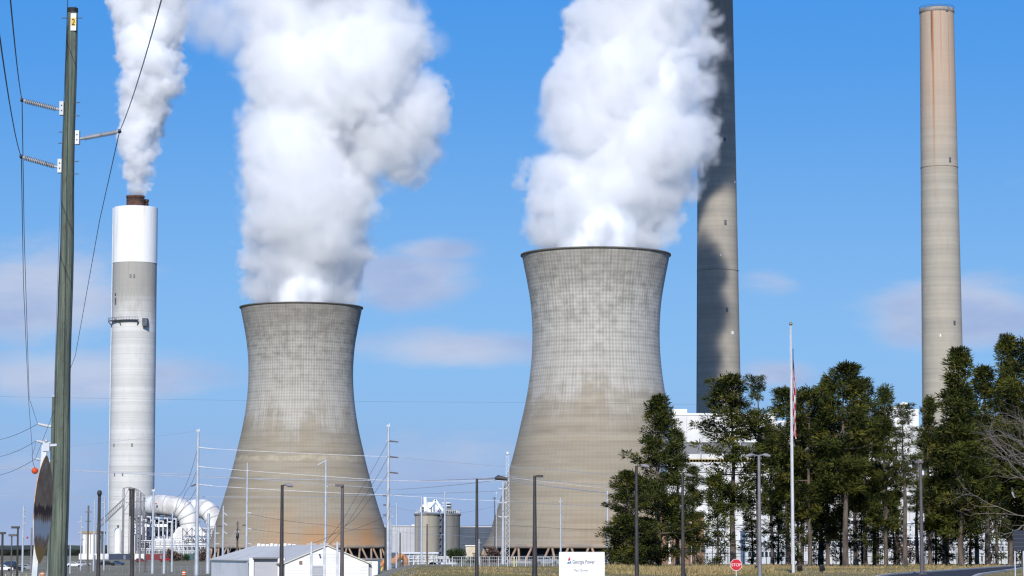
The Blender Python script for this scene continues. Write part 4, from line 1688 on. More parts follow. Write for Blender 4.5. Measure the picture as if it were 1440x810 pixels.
zz = P(720, 741.5, DB + 60).z
mb.box(P(646.5, 750, DB + 60).x, P(706.5, 750, DB + 60).x, DB + 59.6, DB + 110.4, zz, zz + .5)
mb.build('parapet', M_grey_clad, nb)
mb = MB()
for py in (749, 757, 765):
    z = P(720, py, DB + 60).z
    mb.box(P(647, 750, DB + 60).x, P(706, 750, DB + 60).x, DB + 59.8, DB + 59.997, z - .15, z + .15)
mb.build('cladding_joint', M_steel_dark, nb)
ob = thing('office_block', Vector((xm(662), DM + 60, -3)), 'small cream office block behind the round dark green bush', 'building')
mb = MB()
xo = lambda px: P(px, 780, DM + 60).x
zo = lambda py: P(720, py, DM + 60).z
mb.box(xo(655), xo(672), DM + 60, DM + 70, -3, zo(768))
mb.build('wall', mat('cream_wall', (0.6, 0.53, 0.4), .8), ob)
mb = MB()
mb.box(xo(654), xo(673), DM + 59.6, DM + 70.4, zo(768), zo(766.5))
mb.build('roof', M_white, ob)
lb = thing('control_cabin', Vector((xm(630), DM - 60, -3)), 'long low white cabin in front of the twin silos', 'cabin')
xo = lambda px: P(px, 780, DM - 60).x
zo = lambda py: P(720, py, DM - 60).z
mb = MB()
mb.box(xo(613), xo(642), DM - 60, DM - 52, -3, zo(784))
mb.build('wall', M_steel_white, lb)
mb = MB()
mb.box(xo(612.5), xo(642.5), DM - 60.4, DM - 51.6, zo(784), zo(782.6))
mb.build('roof', M_white, lb)
mb = MB()
for i in range(6):
    mb.box(xo(616 + i * 4.2), xo(618.4 + i * 4.2), DM - 60.1, DM - 60.004, zo(790), zo(786))
mb.build('window', M_glass, lb)
pipe_rack(562, 614, 830, 781, 'low dark-shaded pipe rack in front of the tan silo', 8, 7)


# orange machinery and the open-mouthed shelter in front of the silos
DO = 560
X6 = lambda px: P(px, 790, DO).x
Z6 = lambda py: P(720, py, DO).z
om = thing('yard_machine', Vector((X6(562), DO, ground_z(X6(562), DO))), 'orange machine with a curved hood parked before the pale grey warehouse', 'machine')
mb = MB()
mb.tube(bezier([Vector((X6(556), DO, Z6(787))), Vector((X6(560), DO, Z6(783))), Vector((X6(566), DO, Z6(782.5))), Vector((X6(570), DO, Z6(788))), Vector((X6(570.5), DO, Z6(800)))], 6), .62, 12)
mb.build('hood', M_orange_dull, om)
mb = MB()
mb.box(X6(551), X6(559), DO - .6, DO + .8, Z6(792), Z6(785))
mb.build('body', M_orange_dull, om)
mb = MB()
for px in (552.5, 557.5):
    mb.lathe([(.05, -.2), (.55, -.2), (.55, .2), (.05, .2)], 16, c=(X6(px), DO, Z6(797)))
mb.bar((X6(551), DO, Z6(794)), (X6(571), DO, Z6(798)), .3)
mb.box(X6(564.5), X6(569), DO - .3, DO + .6, Z6(800), Z6(789))
mb.build('undercarriage', M_steel_dark, om)
om2 = thing('yard_machine', Vector((X6(538), DO + 10, ground_z(X6(538), DO))), 'low orange scoop lying beside the white lean-to', 'machine')
mb = MB()
mb.tube(bezier([Vector((X6(532), DO + 10, Z6(796))), Vector((X6(536), DO + 10, Z6(791.5))), Vector((X6(541), DO + 10, Z6(789)))], 5), [.5] * 5 + [.62] * 6, 10)
mb.build('scoop', M_orange_dull, om2)
mb = MB()
mb.bar((X6(533), DO + 10, Z6(803)), (X6(536), DO + 10, Z6(793)), .3)
mb.bar((X6(540), DO + 10, Z6(803)), (X6(538), DO + 10, Z6(793)), .3)
mb.build('stand', M_yellow, om2)
sl = thing('tunnel_shelter', Vector((X6(608.5), DO, ground_z(X6(608), DO))), 'pale arched shelter with a black open mouth in front of the silos', 'shelter')
mb = MB()
prof = [(math.cos(a), math.sin(a)) for a in np.linspace(0, math.pi, 14)]
z6 = ground_z(X6(608), DO)
cx, rw, rh = X6(608.5), W(8.2, DO), Z6(788.5) - z6
out = [Vector((cx + c * rw, DO, z6 + s * rh)) for c, s in prof]
mb.add([p for q in out for p in (q, q + Vector((0, 9, 0)))], [(2 * i, 2 * i + 2, 2 * i + 3, 2 * i + 1) for i in range(13)], 0, True)
mb.add([Vector((cx + c * rw * k, DO - .02, z6 + s * rh * k)) for k in (1.0, .87) for c, s in prof], [(i, i + 1, i + 15, i + 14) for i in range(13)])
mb.build('vault', M_roof_tan, sl)
mb = MB()
mb.add([Vector((cx + c * rw * .95, DO + 1.2, z6 + s * rh * .95)) for c, s in prof], [tuple(range(14))])
mb.build('dark_mouth', M_black, sl)
kiosk = thing('kiosk', Vector((X6(629), DO - 20, ground_z(X6(629), DO - 20))), 'tiny grey kiosk with a pitched roof near the silo masts', 'kiosk')
zk = ground_z(X6(629), DO - 20)
mb = MB()
mb.box(X6(625), X6(632.5), DO - 20, DO - 18, zk, Z6(797))
mb.build('wall', M_steel_white, kiosk)
mb = MB()
mb.prism([Vector((X6(624), DO - 20.3, Z6(797))), Vector((X6(633.5), DO - 20.3, Z6(797))), Vector((X6(628.7), DO - 20.3, Z6(792)))], (0, 2.6, 0))
mb.build('roof', M_grey_clad, kiosk)


# ================================================================== poles
def lamp_post(px, ytop, D, w0, w1, heads, m, label, arm=1.0, hh=None, group='lamp posts along the road and yard'):
    b = G(px, D)
    zt = P(px, ytop, D).z
    t = thing('lamp_post', b, label, 'lamp post', group)
    h = zt - b.z
    mb = MB()
    mb.tube([(0, 0, 0), (0, 0, h * .5), (0, 0, h)], [W(w1, D) / 2 * 1.12, W((w0 + w1) / 2, D) / 2, W(w0, D) / 2], 10)
    mb.build('pole', m, t, local=False)
    mb = MB()
    mb.box(-W(w1, D), W(w1, D), -W(w1, D), W(w1, D), 0, .12)
    mb.build('base_plate', m, t, local=False)
    for dx, style in heads:
        s = 1 if dx > 0 else -1
        L = W(abs(dx), D)
        hd = MB()
        if style == 'box':
            hd.box(*sorted((s * (L - W(6, D)), s * (L + W(5, D)))), -.28, .28, h - W(2.2, D), h + W(.9, D))
        elif style == 'cap':
            hd.lathe([(.05, h + .16), (W(3.2, D), h + .05), (W(3.5, D), h - .12), (W(2.3, D), h - .3), (.05, h - .31)], 16)
        elif style == 'flat':
            hd.tube([(s * (L - W(9, D)), 0, h), (s * (L - W(4, D)), 0, h + .08), (s * (L + W(9, D)), 0, h - .05)], [.09, .21, .12], 8)
        else:
            hd.tube([(s * L * .75, 0, h + .05), (s * (L + W(3, D)), 0, h), (s * (L + W(9, D)), 0, h - .08)], [.07, .16, .1], 8)
        ho = hd.build('lamp_head', m if style != 'cobra' else M_post_grey, t, local=False)
        if L > .3:
            a = MB()
            a.tube([(0, 0, h - .05), (s * L * .8, 0, h + .02)], [W(.9, D)] * 2, 6)
            a.build('arm', m if style != 'flat' else M_post_grey, t, local=False)
    return t


lamp_post(138.5, 692, 210, 4.2, 6.0, [(1, 'cap')], M_bronze, 'dark post with a mushroom cap lamp, in front of the white box building')
lamp_post(396, 682, 190, 4.2, 7.0, [(6, 'cobra')], M_bronze, 'dark tapered lamp post with a faint arm, in front of the rust-footed cooling tower')
lamp_post(481, 682, 200, 4.2, 6.2, [(-5, 'box')], M_post_brown, 'brownish lamp post with a box head turned to the rust-footed tower')
lamp_post(670.5, 673, 200, 3.6, 5.6, [(34, 'flat')], M_bronze, 'dark lamp post with a long arm and flat lamp, beside the dark blue plant building')
lamp_post(752, 669, 190, 4.2, 8.0, [(7, 'box')], M_bronze, 'thick dark lamp post before the nearer cooling tower, beside the white name sign')
lamp_post(895.5, 655, 195, 4.0, 6.2, [(9, 'cobra')], M_bronze, 'dark lamp post in front of the cone-shaped pine')
lamp_post(960.5, 668, 215, 3.6, 5.4, [(5, 'cobra')], M_bronze, 'dark lamp post in front of the narrow pine, with a stubby head')
lamp_post(1068.5, 640, 212, 3.8, 5.4, [(-9, 'cobra'), (7, 'cobra')], M_post_grey, 'grey twin-armed lamp post beside the red octagonal sign')
lamp_post(1296.5, 649, 226, 3.8, 5.6, [(-3, 'box')], M_post_brown, 'brown lamp post at the kerb below the pink-topped chimney')
lamp_post(3, 749, 330, 3.0, 3.6, [(-2, 'box')], M_bronze, 'short dark lamp post at the picture edge beside the parked cars')
lamp_post(16, 752, 360, 2.0, 2.6, [(2, 'box')], M_post_brown, 'slim brown lamp post, middle one of the three by the parked cars')
lamp_post(24.5, 741, 340, 2.4, 3.2, [(-4, 'box')], M_bronze, 'taller of the three slim lamp posts by the parked cars')

# double dark post with a slim box frame
D = 205
b = G(184, D)
t = thing('floodlight_mast', b, 'dark twin-tube mast with a boxy top before the white flue ducts', 'mast')
zt = P(184, 687, D).z - b.z
mb = MB()
mb.tube([(W(1.8, D), 0, 0), (W(1.8, D), 0, zt)], [W(3.0, D), W(2.3, D)], 10)
mb.build('pole', M_bronze, t, local=False)
mb = MB()
zl = P(184, 725, D).z - b.z
mb.tube([(-W(1.9, D), 0, zl), (-W(1.9, D), 0, zt - .1)], W(1.2, D), 8)
mb.bar((-W(3.2, D), 0, zl), (W(2, D), 0, zl), .12)
mb.build('conduit', M_bronze, t, local=False)
mb = MB()
mb.box(-W(4.4, D), W(4.6, D), -.2, .2, zt - W(2.5, D), zt)
mb.build('head_box', M_bronze, t, local=False)
mb = MB()
for k in (.12, .2, .42, .46):
    mb.box(-W(2.4, D), 0, -.14, .14, zt * k, zt * k + .16)
mb.build('clamp', M_bronze, t, local=False)


def mast(px, ytop, D, w0, w1, label, arms=(), m=None, base_px=None, cat='transmission pole', group='galvanised transmission poles', name='transmission_pole', cap=False):
    """arms: (y, side, length px, 'post'/'vee'/'bar', rise px)"""
    m = m or M_steel
    b = G(base_px or px, D)
    b.x = P(px, ytop + 60, D).x
    t = thing(name, b, label, cat, group)
    h = P(px, ytop, D).z - b.z
    mb = MB()
    n = 6
    mb.tube([(0, 0, h * i / n) for i in range(n + 1)], [W(w1 + (w0 - w1) * i / n, D) / 2 for i in range(n + 1)], 10)
    mb.build('pole', m, t, local=False)
    if cap:
        mb = MB()
        mb.box(-W(2.4, D), W(2.4, D), -.2, .2, h - .15, h + .25)
        mb.bar((W(1.6, D), 0, h), (W(1.6, D), 0, h + W(4, D)), .09)
        mb.build('top_fitting', m, t, local=False)
    for (y, side, L, style, rise) in arms:
        z = P(px, y, D).z - b.z
        Lm, rm = W(L, D), W(rise, D)
        a = MB()
        if style == 'post':
            for k in range(9):
                q0 = Vector((side * Lm * (.06 + k * .1), 0, z + rm * (.06 + k * .1)))
                q1 = Vector((side * Lm * (.06 + k * .1 + .055), 0, z + rm * (.06 + k * .1 + .055)))
                a.tube([q0, q1], W(1.05, D), 8)
            a.tube([(0, 0, z), (side * Lm, 0, z + rm)], W(.45, D), 6)
            a.build('insulator', M_steel_white, t, local=False)
        elif style == 'dark':
            a.tube([(0, 0, z), (side * Lm, 0, z + rm)], [W(1.1, D), W(.9, D)], 6)
            a.build('insulator', mat('brown_insulator', (0.13, 0.09, 0.09), .4), t, local=False)
        elif style == 'vee':
            for s in (-1, 1):
                a.tube([(0, 0, z), (s * Lm * .5, 0, z + rm * .25), (s * Lm, 0, z + rm)], [W(.9, D), W(.75, D), W(.5, D)], 6)
            a.build('crossarm', M_steel_white, t, local=False)
        else:
            a.bar((-Lm if side == 0 else 0, 0, z), (Lm * (side or 1), 0, z), W(1.0, D))
            a.build('crossarm', m, t, local=False)
    return t


mast(278, 606, 520, 3.4, 6.4, 'pale steel transmission pole with three long insulators, beside the rust-footed tower',
     [(629, 1, 22, 'post', -2.5), (656, 1, 22, 'post', -2.5), (681, 1, 22, 'post', -2.5), (680, -1, 9, 'dark', -4)], cap=True)
mast(546, 599, 520, 3.0, 8.0, 'tall pale steel transmission pole with short dark insulators, between the two cooling towers',
     [(620, 1, 14, 'dark', -1.5), (642, 1, 14, 'dark', -1.5), (664, 1, 14, 'dark', -1.5), (697, -1, 8, 'dark', 0), (710, -1, 7, 'dark', 0), (724, -1, 7, 'dark', 0), (620, -1, 3, 'bar', 0), (642, -1, 3, 'bar', 0)], cap=True)
mast(347.3, 651, 560, 2.2, 4.8, 'slim steel pole with three small side insulators, before the rust-footed tower',
     [(721, 1, 7, 'post', -1.0), (743, 1, 7, 'post', -1.5), (764, 1, 7, 'post', -1.5), (738, -1, 6, 'dark', -1)])
mast(458, 646, 590, 2.8, 4.4, 'steel pole standing in line with the roller door of the white gabled shed', [(648, -1, 12, 'post', -6), (684, 1, 3, 'bar', 0)])
mast(313.5, 711, 610, 2.0, 4.0, 'short steel pole with three angled arms at the edge of the rust-footed tower', [(721, 1, 6, 'post', -4), (735, 1, 6, 'post', -4), (747, 1, 6, 'post', -4), (740, -1, 9, 'dark', 0)])
mast(302, 738, 640, 1.8, 2.8, 'thin plain steel pole beside the white duct elbow', [(750, 1, 6, 'post', 0), (765, 1, 6, 'post', 0)])
mast(292.5, 722, 560, 4.2, 6.2, 'stout plain grey pole in front of the white duct elbow')
mast(215, 690, 560, 2.8, 4.4, 'pale pole in front of the latticed duct frame, taller of two', cap=True)
mast(197, 693, 575, 2.4, 3.2, 'grey pole beside the dark twin-tube mast', [(705, 0, 8, 'bar', 0)], m=M_post_grey)
mast(242, 718, 600, 2.0, 3.0, 'pale pole in front of the white ducts, without arms')
mast(230.5, 752, 560, 2.2, 4.4, 'short pale pole before the low white ribbed building')
mast(203.5, 762, 600, 2.0, 3.0, 'brownish short pole before the latticed duct frame', m=M_post_brown)
mast(146.5, 700, 640, 1.6, 2.4, 'thin pale pole in front of the white box building', [(707, -1, 4, 'post', 0), (715, -1, 4, 'post', 0)])
mast(132, 702, 620, 1.8, 2.6, 'thin pale pole just beside the mushroom cap lamp post')
mast(123.5, 711, 600, 2.4, 2.8, 'old grey wood pole with two crossarms beside the mushroom cap lamp post', [(720, 0, 5, 'bar', 0), (733, 0, 4, 'bar', 0)], m=M_wood_old, name='utility_pole', cat='utility pole', group='wooden utility poles')
mast(113.5, 726, 640, 1.8, 2.2, 'thin pale pole with zigzag arms near the green wooden pole', [(733, -1, 4, 'post', -2), (741, 1, 4, 'post', -2), (748, -1, 4, 'post', -2), (757, 1, 4, 'post', -2)])
mast(98, 763, 560, 1.6, 2.0, 'short thin pale pole touching the green wooden pole')
mast(32, 711, 600, 2.2, 3.2, 'pale grey pole with stubby arms beyond the parked cars', [(718, 1, 4, 'post', 0), (727, 1, 4, 'post', 0), (736, 1, 4, 'post', 0)])
mast(43.5, 742, 620, 2.0, 3.0, 'short grey pole beside the leaning road sign', m=M_post_grey)
mast(333.5, 733, 520, 2.2, 3.8, 'wooden pole with a dark transformer and crossarm before the rust-footed tower', [(745, 0, 4, 'bar', 0), (736, 0, 2, 'bar', 0)], m=M_wood_old, name='utility_pole', cat='utility pole', group='wooden utility poles')
mast(592.7, 697, 470, 2.0, 3.2, 'plain thin mast in front of the tan silo')
mast(600.5, 737, 455, 2.2, 2.8, 'dark short wooden post in front of the tan silo', m=M_wood_old, name='utility_pole', cat='utility pole', group='wooden utility poles')
mast(625.5, 691, 470, 2.2, 3.4, 'plain thin mast between the twin silos')
mast(557.5, 707, 480, 2.0, 2.6, 'plain thin mast before the pale grey warehouse')
mast(562.5, 749, 470, 1.8, 2.8, 'short wooden post before the pale grey warehouse', m=M_wood_old, name='utility_pole', cat='utility pole', group='wooden utility poles')
mast(542, 742, 505, 2.6, 4.2, 'dark short pole at the foot of the tall pole with short dark insulators', m=M_bronze)
mast(549.5, 710, 540, 1.8, 2.6, 'thin pale pole hugging the tall pole with short dark insulators', [(726, 1, 3, 'bar', 0)])
mast(707.3, 670, 560, 3.0, 5.0, 'pale pole with three pairs of gull-wing arms before the nearer tower', [(688, 0, 7, 'vee', 2), (707.5, 0, 7, 'vee', 2), (727.5, 0, 7, 'vee', 2)])
mast(788.5, 700, 500, 1.8, 3.0, 'slim pale pole rising behind the white name sign', [(705, 0, 2.5, 'bar', 0)], cap=False)
mast(854.5, 690, 470, 2.4, 4.0, 'pale pole between the white name sign and the yellow-green pine')
mast(695.5, 699, 800, 1.4, 1.6, 'thin dark mast with a small crosshead before the dark blue plant building', [(700.5, 0, 3.5, 'bar', 0)], m=M_steel_dark)
mast(698.3, 690, 780, .9, 1.2, 'hair-thin pale mast beside the crosshead mast', [(693, 0, 1.4, 'bar', 0)])
mast(673.5, 758, 560, 1.6, 2.0, 'short post with a white canister near the brown brush', [(763, 0, 2, 'bar', 0)])
for px, lab in ((437.5, 'white stub pole with a dark crossarm beside the roller door, before the gable peak'), (455.8, 'white stub pole with a dark crossarm at the roller door jamb'), (474, 'white stub pole with a dark crossarm beside the brownish lamp post')):
    mast(px, 762, 415, 3.2, 3.8, lab, [(765, 0, 6.5, 'bar', 0)], m=M_steel_white, name='line_stub', cat='stub pole', group='white stub poles before the gabled shed')

# lattice mast
D = 500
b = G(713.7, D)
b.x = P(713.7, 700, D).x
t = thing('lattice_mast', b, 'narrow pale lattice mast before the edge of the nearer cooling tower', 'lattice mast')
h = P(713.7, 640, D).z - b.z
w = W(2.3, D)
mb = MB()
for sx in (-1, 1):
    for sy in (-1, 1):
        mb.bar((sx * w * 1.15, sy * w * 1.15, 0), (sx * w * .8, sy * w * .8, h), .09)
mb.build('chord', M_steel, t, local=False)
mb = MB()
n = 44
for i in range(n):
    for sy in (-1, 1):
        s = 1 if i % 2 else -1
        k0, k1 = 1.15 - .35 * i / n, 1.15 - .35 * (i + 1) / n
        mb.bar((-s * w * k0, sy * w * k0, h * i / n), (s * w * k1, sy * w * k1, h * (i + 1) / n), .055)
        mb.bar((sy * w * k0, -s * w * k0, h * i / n), (sy * w * k1, s * w * k1, h * (i + 1) / n), .055)
mb.build('lacing', M_steel, t, local=False)
mb = MB()
mb.sphere((0, 0, h + .3), .35, 10)
mb.build('beacon', M_steel_white, t, local=False)

# transformer on the wooden pole beside the rust-footed tower
b = P(334, 753, 519.5)
t = thing('pole_transformer', b, 'dark can-shaped transformer strapped to the wooden pole', 'transformer')
mb = MB()
mb.lathe([(.05, -.55), (.3, -.55), (.32, .4), (.2, .55), (.05, .55)], 16)
mb.build('tank', M_bronze, t, local=False)
mb = MB()
for s in (-1, 1):
    mb.tube([(s * .15, 0, .5), (s * .15, 0, .95)], [.06, .04], 6)
mb.build('bushing', M_steel_white, t, local=False)

# ------------------------------------------------------------------ big wooden pole close by
DP = 55
b = P(81.6, 820, DP)
top_ = P(102, 16, DP)
gz0 = ground_z(b.x, DP)
dirv = (top_ - b).normalized()
base = b + dirv * ((gz0 - b.z) / dirv.z)
t = thing('utility_pole', base, 'thick greenish wooden utility pole with a black cap and a yellow number plate', 'utility pole', 'wooden utility poles')
mb = MB()
n = 24
L = (top_ - base)
r_at = lambda f: W(14.2 + (29 - 14.2) * (1 - f) ** .92, DP) / 2
pts = [base + L * (i / n) + Vector((.012 * math.sin(i * .9), 0, 0)) for i in range(n + 1)]
mb.tube(pts, [r_at(i / n) for i in range(n + 1)], 20)
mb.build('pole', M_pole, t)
mb = MB()
mb.tube([top_ - dirv * .02, top_ + dirv * .07], r_at(1) + .012, 16)
mb.build('cap', M_black, t)
mb = MB()
for k, px0 in enumerate((90.2, 98.6)):
    pass
q = P(102.5, 38, DP)
for sx, dx in ((-1, 0), (1, .06)):
    pts2 = []
    for f in np.linspace(.02, .98, 30):
        c = base + L * f
        pts2.append(c + Vector((sx * (r_at(f) * .82) + .008 * math.sin(f * 40 + sx), -r_at(f) * .62, 0)))
    mb.tube(pts2, .008, 4)
mb.build('ground_wire', M_wire, t)
mb = MB()
rp = r_at(.96)
for (px, y0, s) in ((0, 78, -1), (0, 78, 1), (0, 434, 1), (0, 490, 1), (0, 557, 1), (0, 605, -1), (0, 605, 1), (0, 558, -1), (0, 683, 1), (0, 735, 1), (0, 730, -1)):
    z = P(720, y0 / 3, DP).z
    c = base + L * ((z - base.z) / L.z)
    mb.tube([c + Vector((s * .06, -.05, 0)), c + Vector((s * (.06 + .16), -.05, 0))], .011, 5)
mb.tube([top_ + Vector((.06, 0, -.35)), top_ + Vector((.065, 0, .12))], .007, 5)
mb.build('bolt', M_steel_dark, t)
# number plate
c = base + L * ((P(720, 33, DP).z - base.z) / L.z)
pr = r_at(.96)
mb = MB()
mb.box(c.x - .012, c.x + .105, c.y - pr - .022, c.y - pr - .004, P(720, 44.5, DP).z, P(720, 20.5, DP).z)
pl = mb.build('number_plate', mat('white_plate', (0.8, 0.8, 0.8), .4), t)
mb = MB()
mb.box(c.x + .0, c.x + .094, c.y - pr - .026, c.y - pr - .0225, P(720, 38, DP).z, P(720, 26.5, DP).z)
mb.build('yellow_square', M_yellow, pl)
text_mesh('2', .19, 'number', M_black, pl, (c.x + .047, c.y - pr - .029, P(720, 37, DP).z), align='CENTER', extrude=.001, width=.85)


def post_insulator(z_py, side, tip, label_part='line_insulator'):
    c = base + L * ((P(720, z_py, DP).z - base.z) / L.z)
    rr = r_at((P(720, z_py, DP).z - base.z) / L.z)
    tipv = P(tip[0], tip[1], DP)
    br = MB()
    x0 = c.x + side * (rr + .005)
    br.box(min(x0, x0 + side * .085), max(x0, x0 + side * .085), c.y - .08, c.y + .08, c.z - .14, c.z + .15)
    bo = br.build('bracket', M_steel_white, t)
    st_ = Vector((x0 + side * .085, c.y, c.z - .02))
    ins = MB()
    ins.tube([st_, tipv], .030, 8)
    for k in range(17):
        f = .12 + k * .048
        a, e = st_.lerp(tipv, f), st_.lerp(tipv, f + .022)
        ins.tube([a, e], [.060, .048], 10)
    ins.build('insulator', mat('grey_insulator', (0.36, 0.37, 0.39), .35, (0.28, 0.29, 0.31), 5), bo)
    cl = MB()
    cl.tube([tipv + Vector((0, -.09, .02)), tipv + Vector((0, .09, .02))], .028, 6)
    cl.sphere(tipv, .045, 8)
    cl.build('clamp', M_steel_dark, bo)
    hole = MB()
    for dz in (-.05, .06):
        hole.sphere((x0 + side * .04, c.y - .08, c.z + dz), .018, 6)
    hole.build('bolt_head', M_steel_dark, bo)
    return tipv


tipA = post_insulator(153, -1, (31, 141))
tipB = post_insulator(234, -1, (30, 220.5))
tipC = post_insulator(194, 1, (168, 185))

# second wooden pole behind it
D2 = 160
b2 = G(72, D2)
b2.x = P(71.5, 780, D2).x
top2 = P(76, 558, D2)
t = thing('utility_pole', b2, 'second green wooden pole peeking out behind the thick one', 'utility pole', 'wooden utility poles')
mb = MB()
mb.tube([b2, b2.lerp(top2, .5), top2], [W(14, D2) / 2, W(9.5, D2) / 2, W(5.2, D2) / 2], 12)
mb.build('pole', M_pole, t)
mb = MB()
mb.tube([top2, top2 + Vector((0, 0, .08))], W(2.9, D2), 10)
mb.build('cap', M_steel_white, t)
tips2 = []
for y, tx in ((599, 53), (623, 51), (648, 50)):
    tp = P(tx, y - 3, D2)
    mb = MB()
    rt_ = P(72, y + 1, D2)
    mb.tube([rt_, tp], [.09, .05], 8)
    for k in range(9):
        a, e = rt_.lerp(tp, .2 + k * .08), rt_.lerp(tp, .24 + k * .08)
        mb.tube([a, e], .1, 8)
    mb.build('insulator', M_steel_white, t)
    tips2.append(tp)
mb = MB()
mb.bar(P(77.2, 562, D2), Vector((P(77.2, 562, D2).x - .3, D2 - .2, b2.z + .5)), .05)
mb.build('conduit', M_steel_white, t)


# ------------------------------------------------------------------ wires
def wire(label, pts, rad, m=None, sag=0.0, n=14, cat='power line', group='power lines'):
    pts = [Vector(p) for p in pts]
    out = []
    for a, c in zip(pts[:-1], pts[1:]):
        for i in range(n):
            f = i / n
            q = a.lerp(c, f)
            q.z -= sag * 4 * f * (1 - f) * (c - a).length
            out.append(q)
    out.append(pts[-1])
    mb = MB()
    mb.tube(out, rad, 5)
    o = mb.build('power_line', m or M_wire)
    return tag(o, label, cat, group)


wire('wire running from the upper insulator of the thick pole up out of the picture', [P(14, -8, 26), tipA], .0085, sag=.004)
wire('wire running from the lower insulator of the thick pole up out of the picture', [P(-2, 40, 26), tipB], .0085, sag=.006)
wire('wire crossing the smoke from the single insulator on the far side of the thick pole', [P(229, -8, 30), tipC], .0085, sag=.005)
wire('wire hanging from the upper insulator down to the second wooden pole', [tipA, P(34, 330, 85), P(41, 560, 125), tips2[0]], .0105)
wire('wire hanging from the lower insulator down to the orange marker ball', [tipB, P(33, 400, 90), P(40, 560, 125), P(46, 640, 148), tips2[1]], .0105)
wire('wire falling from the smoke-side insulator behind the thick pole', [tipC, P(140, 310, 75), P(106, 500, 110), tips2[2]], .0105)
wire('thin static wire passing close along the thick pole from top to bottom', [P(95.5, -8, 40), P(93, 60, 56), P(84, 300, 90), top2], .0065)
wire('wire from the second wooden pole away to the picture edge, upper one', [tips2[0], P(0, 618, 190), P(-60, 640, 230)], .014, sag=.004)
wire('wire from the second wooden pole away to the picture edge, middle one', [tips2[1], P(0, 642, 190), P(-60, 662, 230)], .014, sag=.004)
wire('wire from the second wooden pole away to the picture edge, lowest one', [tips2[2], P(0, 668, 190), P(-60, 690, 230)], .014, sag=.004)
# marker balls
b = P(49, 662, 150)
t = thing('marker_ball', b, 'orange warning ball hanging on the wire beside the second wooden pole', 'marker ball')
mb = MB()
mb.sphere((0, 0, 0), W(4.6, 150), 20)
mb.build('ball', mat('warning_orange', (0.75, 0.10, 0.02), .5, (0.6, 0.07, 0.015), 3), t, local=False)
mb = MB()
mb.tube([(0, 0, W(4.4, 150)), (-.1, 0, W(10, 150)), (-.14, -.2, W(22, 150))], .018, 5)
mb.tube([(-W(4.9, 150), 0, 0), (W(4.9, 150), 0, 0)], .03, 6)
mb.build('clamp', M_steel_dark, t, local=False)
b = P(38.5, 756, 480)
mb = MB()
mb.sphere(b, W(1.5, 480), 12)
tag(mb.build('marker_ball', M_red), 'small red warning ball low on a far wire near the grey pole with stubby arms', 'marker ball')
EPX = {}


def far_wire(label, pts, D, rad=.04, m=None, sag=.0, grp='power lines'):
    return wire(label, [P(x, y, d) for x, y, d in [(q[0], q[1], q[2] if len(q) > 2 else D) for q in pts]], rad, m or M_wire_pale, sag=sag, grp=None) if False else wire(label, [P(q[0], q[1], q[2] if len(q) > 2 else D) for q in pts], rad, m or M_wire_pale, sag=sag, group=grp)


far_wire('bright wire from the uppermost long insulator across both towers', [(300, 631), (552, 642.5), (800, 662, 560), (1010, 678, 640)], 520, .045, sag=.003)
far_wire('bright wire from the middle long insulator across the rust-footed tower', [(300, 658), (552, 676), (713, 676, 520), (900, 697, 600)], 520, .045, sag=.003)
far_wire('bright wire from the lowest long insulator to the tall pole', [(300, 683.5), (546, 696), (713, 705, 520), (930, 712, 600)], 520, .045, sag=.004)
far_wire('pale high wire over the white-topped chimney, arriving at the pole with long insulators', [(-60, 640, 700), (278, 606)], 520, .025, sag=.003)
far_wire('pale bundled wire crossing behind the thick pole at ball height', [(-60, 651, 760), (278, 671, 700), (560, 676, 650), (707, 671, 560)], 700, .10, sag=.002)
far_wire('pale bundled wire just below the orange ball', [(-60, 655, 790), (278, 667, 740), (560, 688, 680), (707, 674, 560)], 700, .08, sag=.002)
far_wire('pale wire crossing the white-topped chimney foot', [(-60, 697, 760), (150, 698, 720), (420, 699, 700), (707, 690, 560)], 700, .07, sag=.001)
far_wire('faint pale wire across the nearer tower at the height of the gull-wing arms', [(707, 672, 560), (855, 693), (1020, 712, 440)], 500, .05, sag=.003)
far_wire('second faint pale wire across the nearer tower, just above the gull-wing arms', [(707, 668, 560), (855, 682), (1020, 697, 440)], 500, .05, sag=.003)
far_wire('third pale wire fanning out from the lattice mast over the nearer tower', [(713, 671, 505), (855, 687), (1020, 706, 440)], 500, .04, sag=.003)
far_wire('thin dark wire crossing the waist of both cooling towers', [(-80, 556, 620), (330, 563, 600), (760, 566, 600), (1020, 569, 600)], 600, .016, m=M_wire, sag=.0008)
far_wire('dark wire sloping from the short dark insulators down over the rust stain', [(546, 620), (500, 700, 500), (455, 765, 470)], 510, .035, m=M_wire, sag=.02)
far_wire('second dark wire sloping from the short dark insulators over the rust stain', [(546, 642), (505, 710, 500), (458, 770, 470)], 510, .035, m=M_wire, sag=.02)
far_wire('third dark wire sloping from the short dark insulators over the rust stain', [(546, 664), (500, 728, 500), (437, 765, 470)], 510, .035, m=M_wire, sag=.02)
far_wire('dark wire sloping from the pole with long insulators to the white ducts, upper', [(278, 629), (258, 690, 560), (240, 700, 590)], 520, .035, m=M_wire, sag=.02)
far_wire('dark wire sloping from the pole with long insulators to the white ducts, middle', [(278, 656), (262, 690, 560), (243, 722, 590)], 520, .035, m=M_wire, sag=.02)
far_wire('dark wire sloping from the pole with long insulators to the white ducts, lower', [(278, 681), (262, 705, 560), (244, 730, 590)], 520, .035, m=M_wire, sag=.02)
far_wire('faint dark wire strung low across the nearer tower base', [(549, 741, 540), (707, 738, 560), (890, 746)], 520, .03, m=M_wire, sag=.005)
far_wire('faint dark wire strung across the foot of the rust-footed tower', [(347, 722, 560), (458, 738, 590), (546, 741, 520)], 560, .03, m=M_wire, sag=.01)
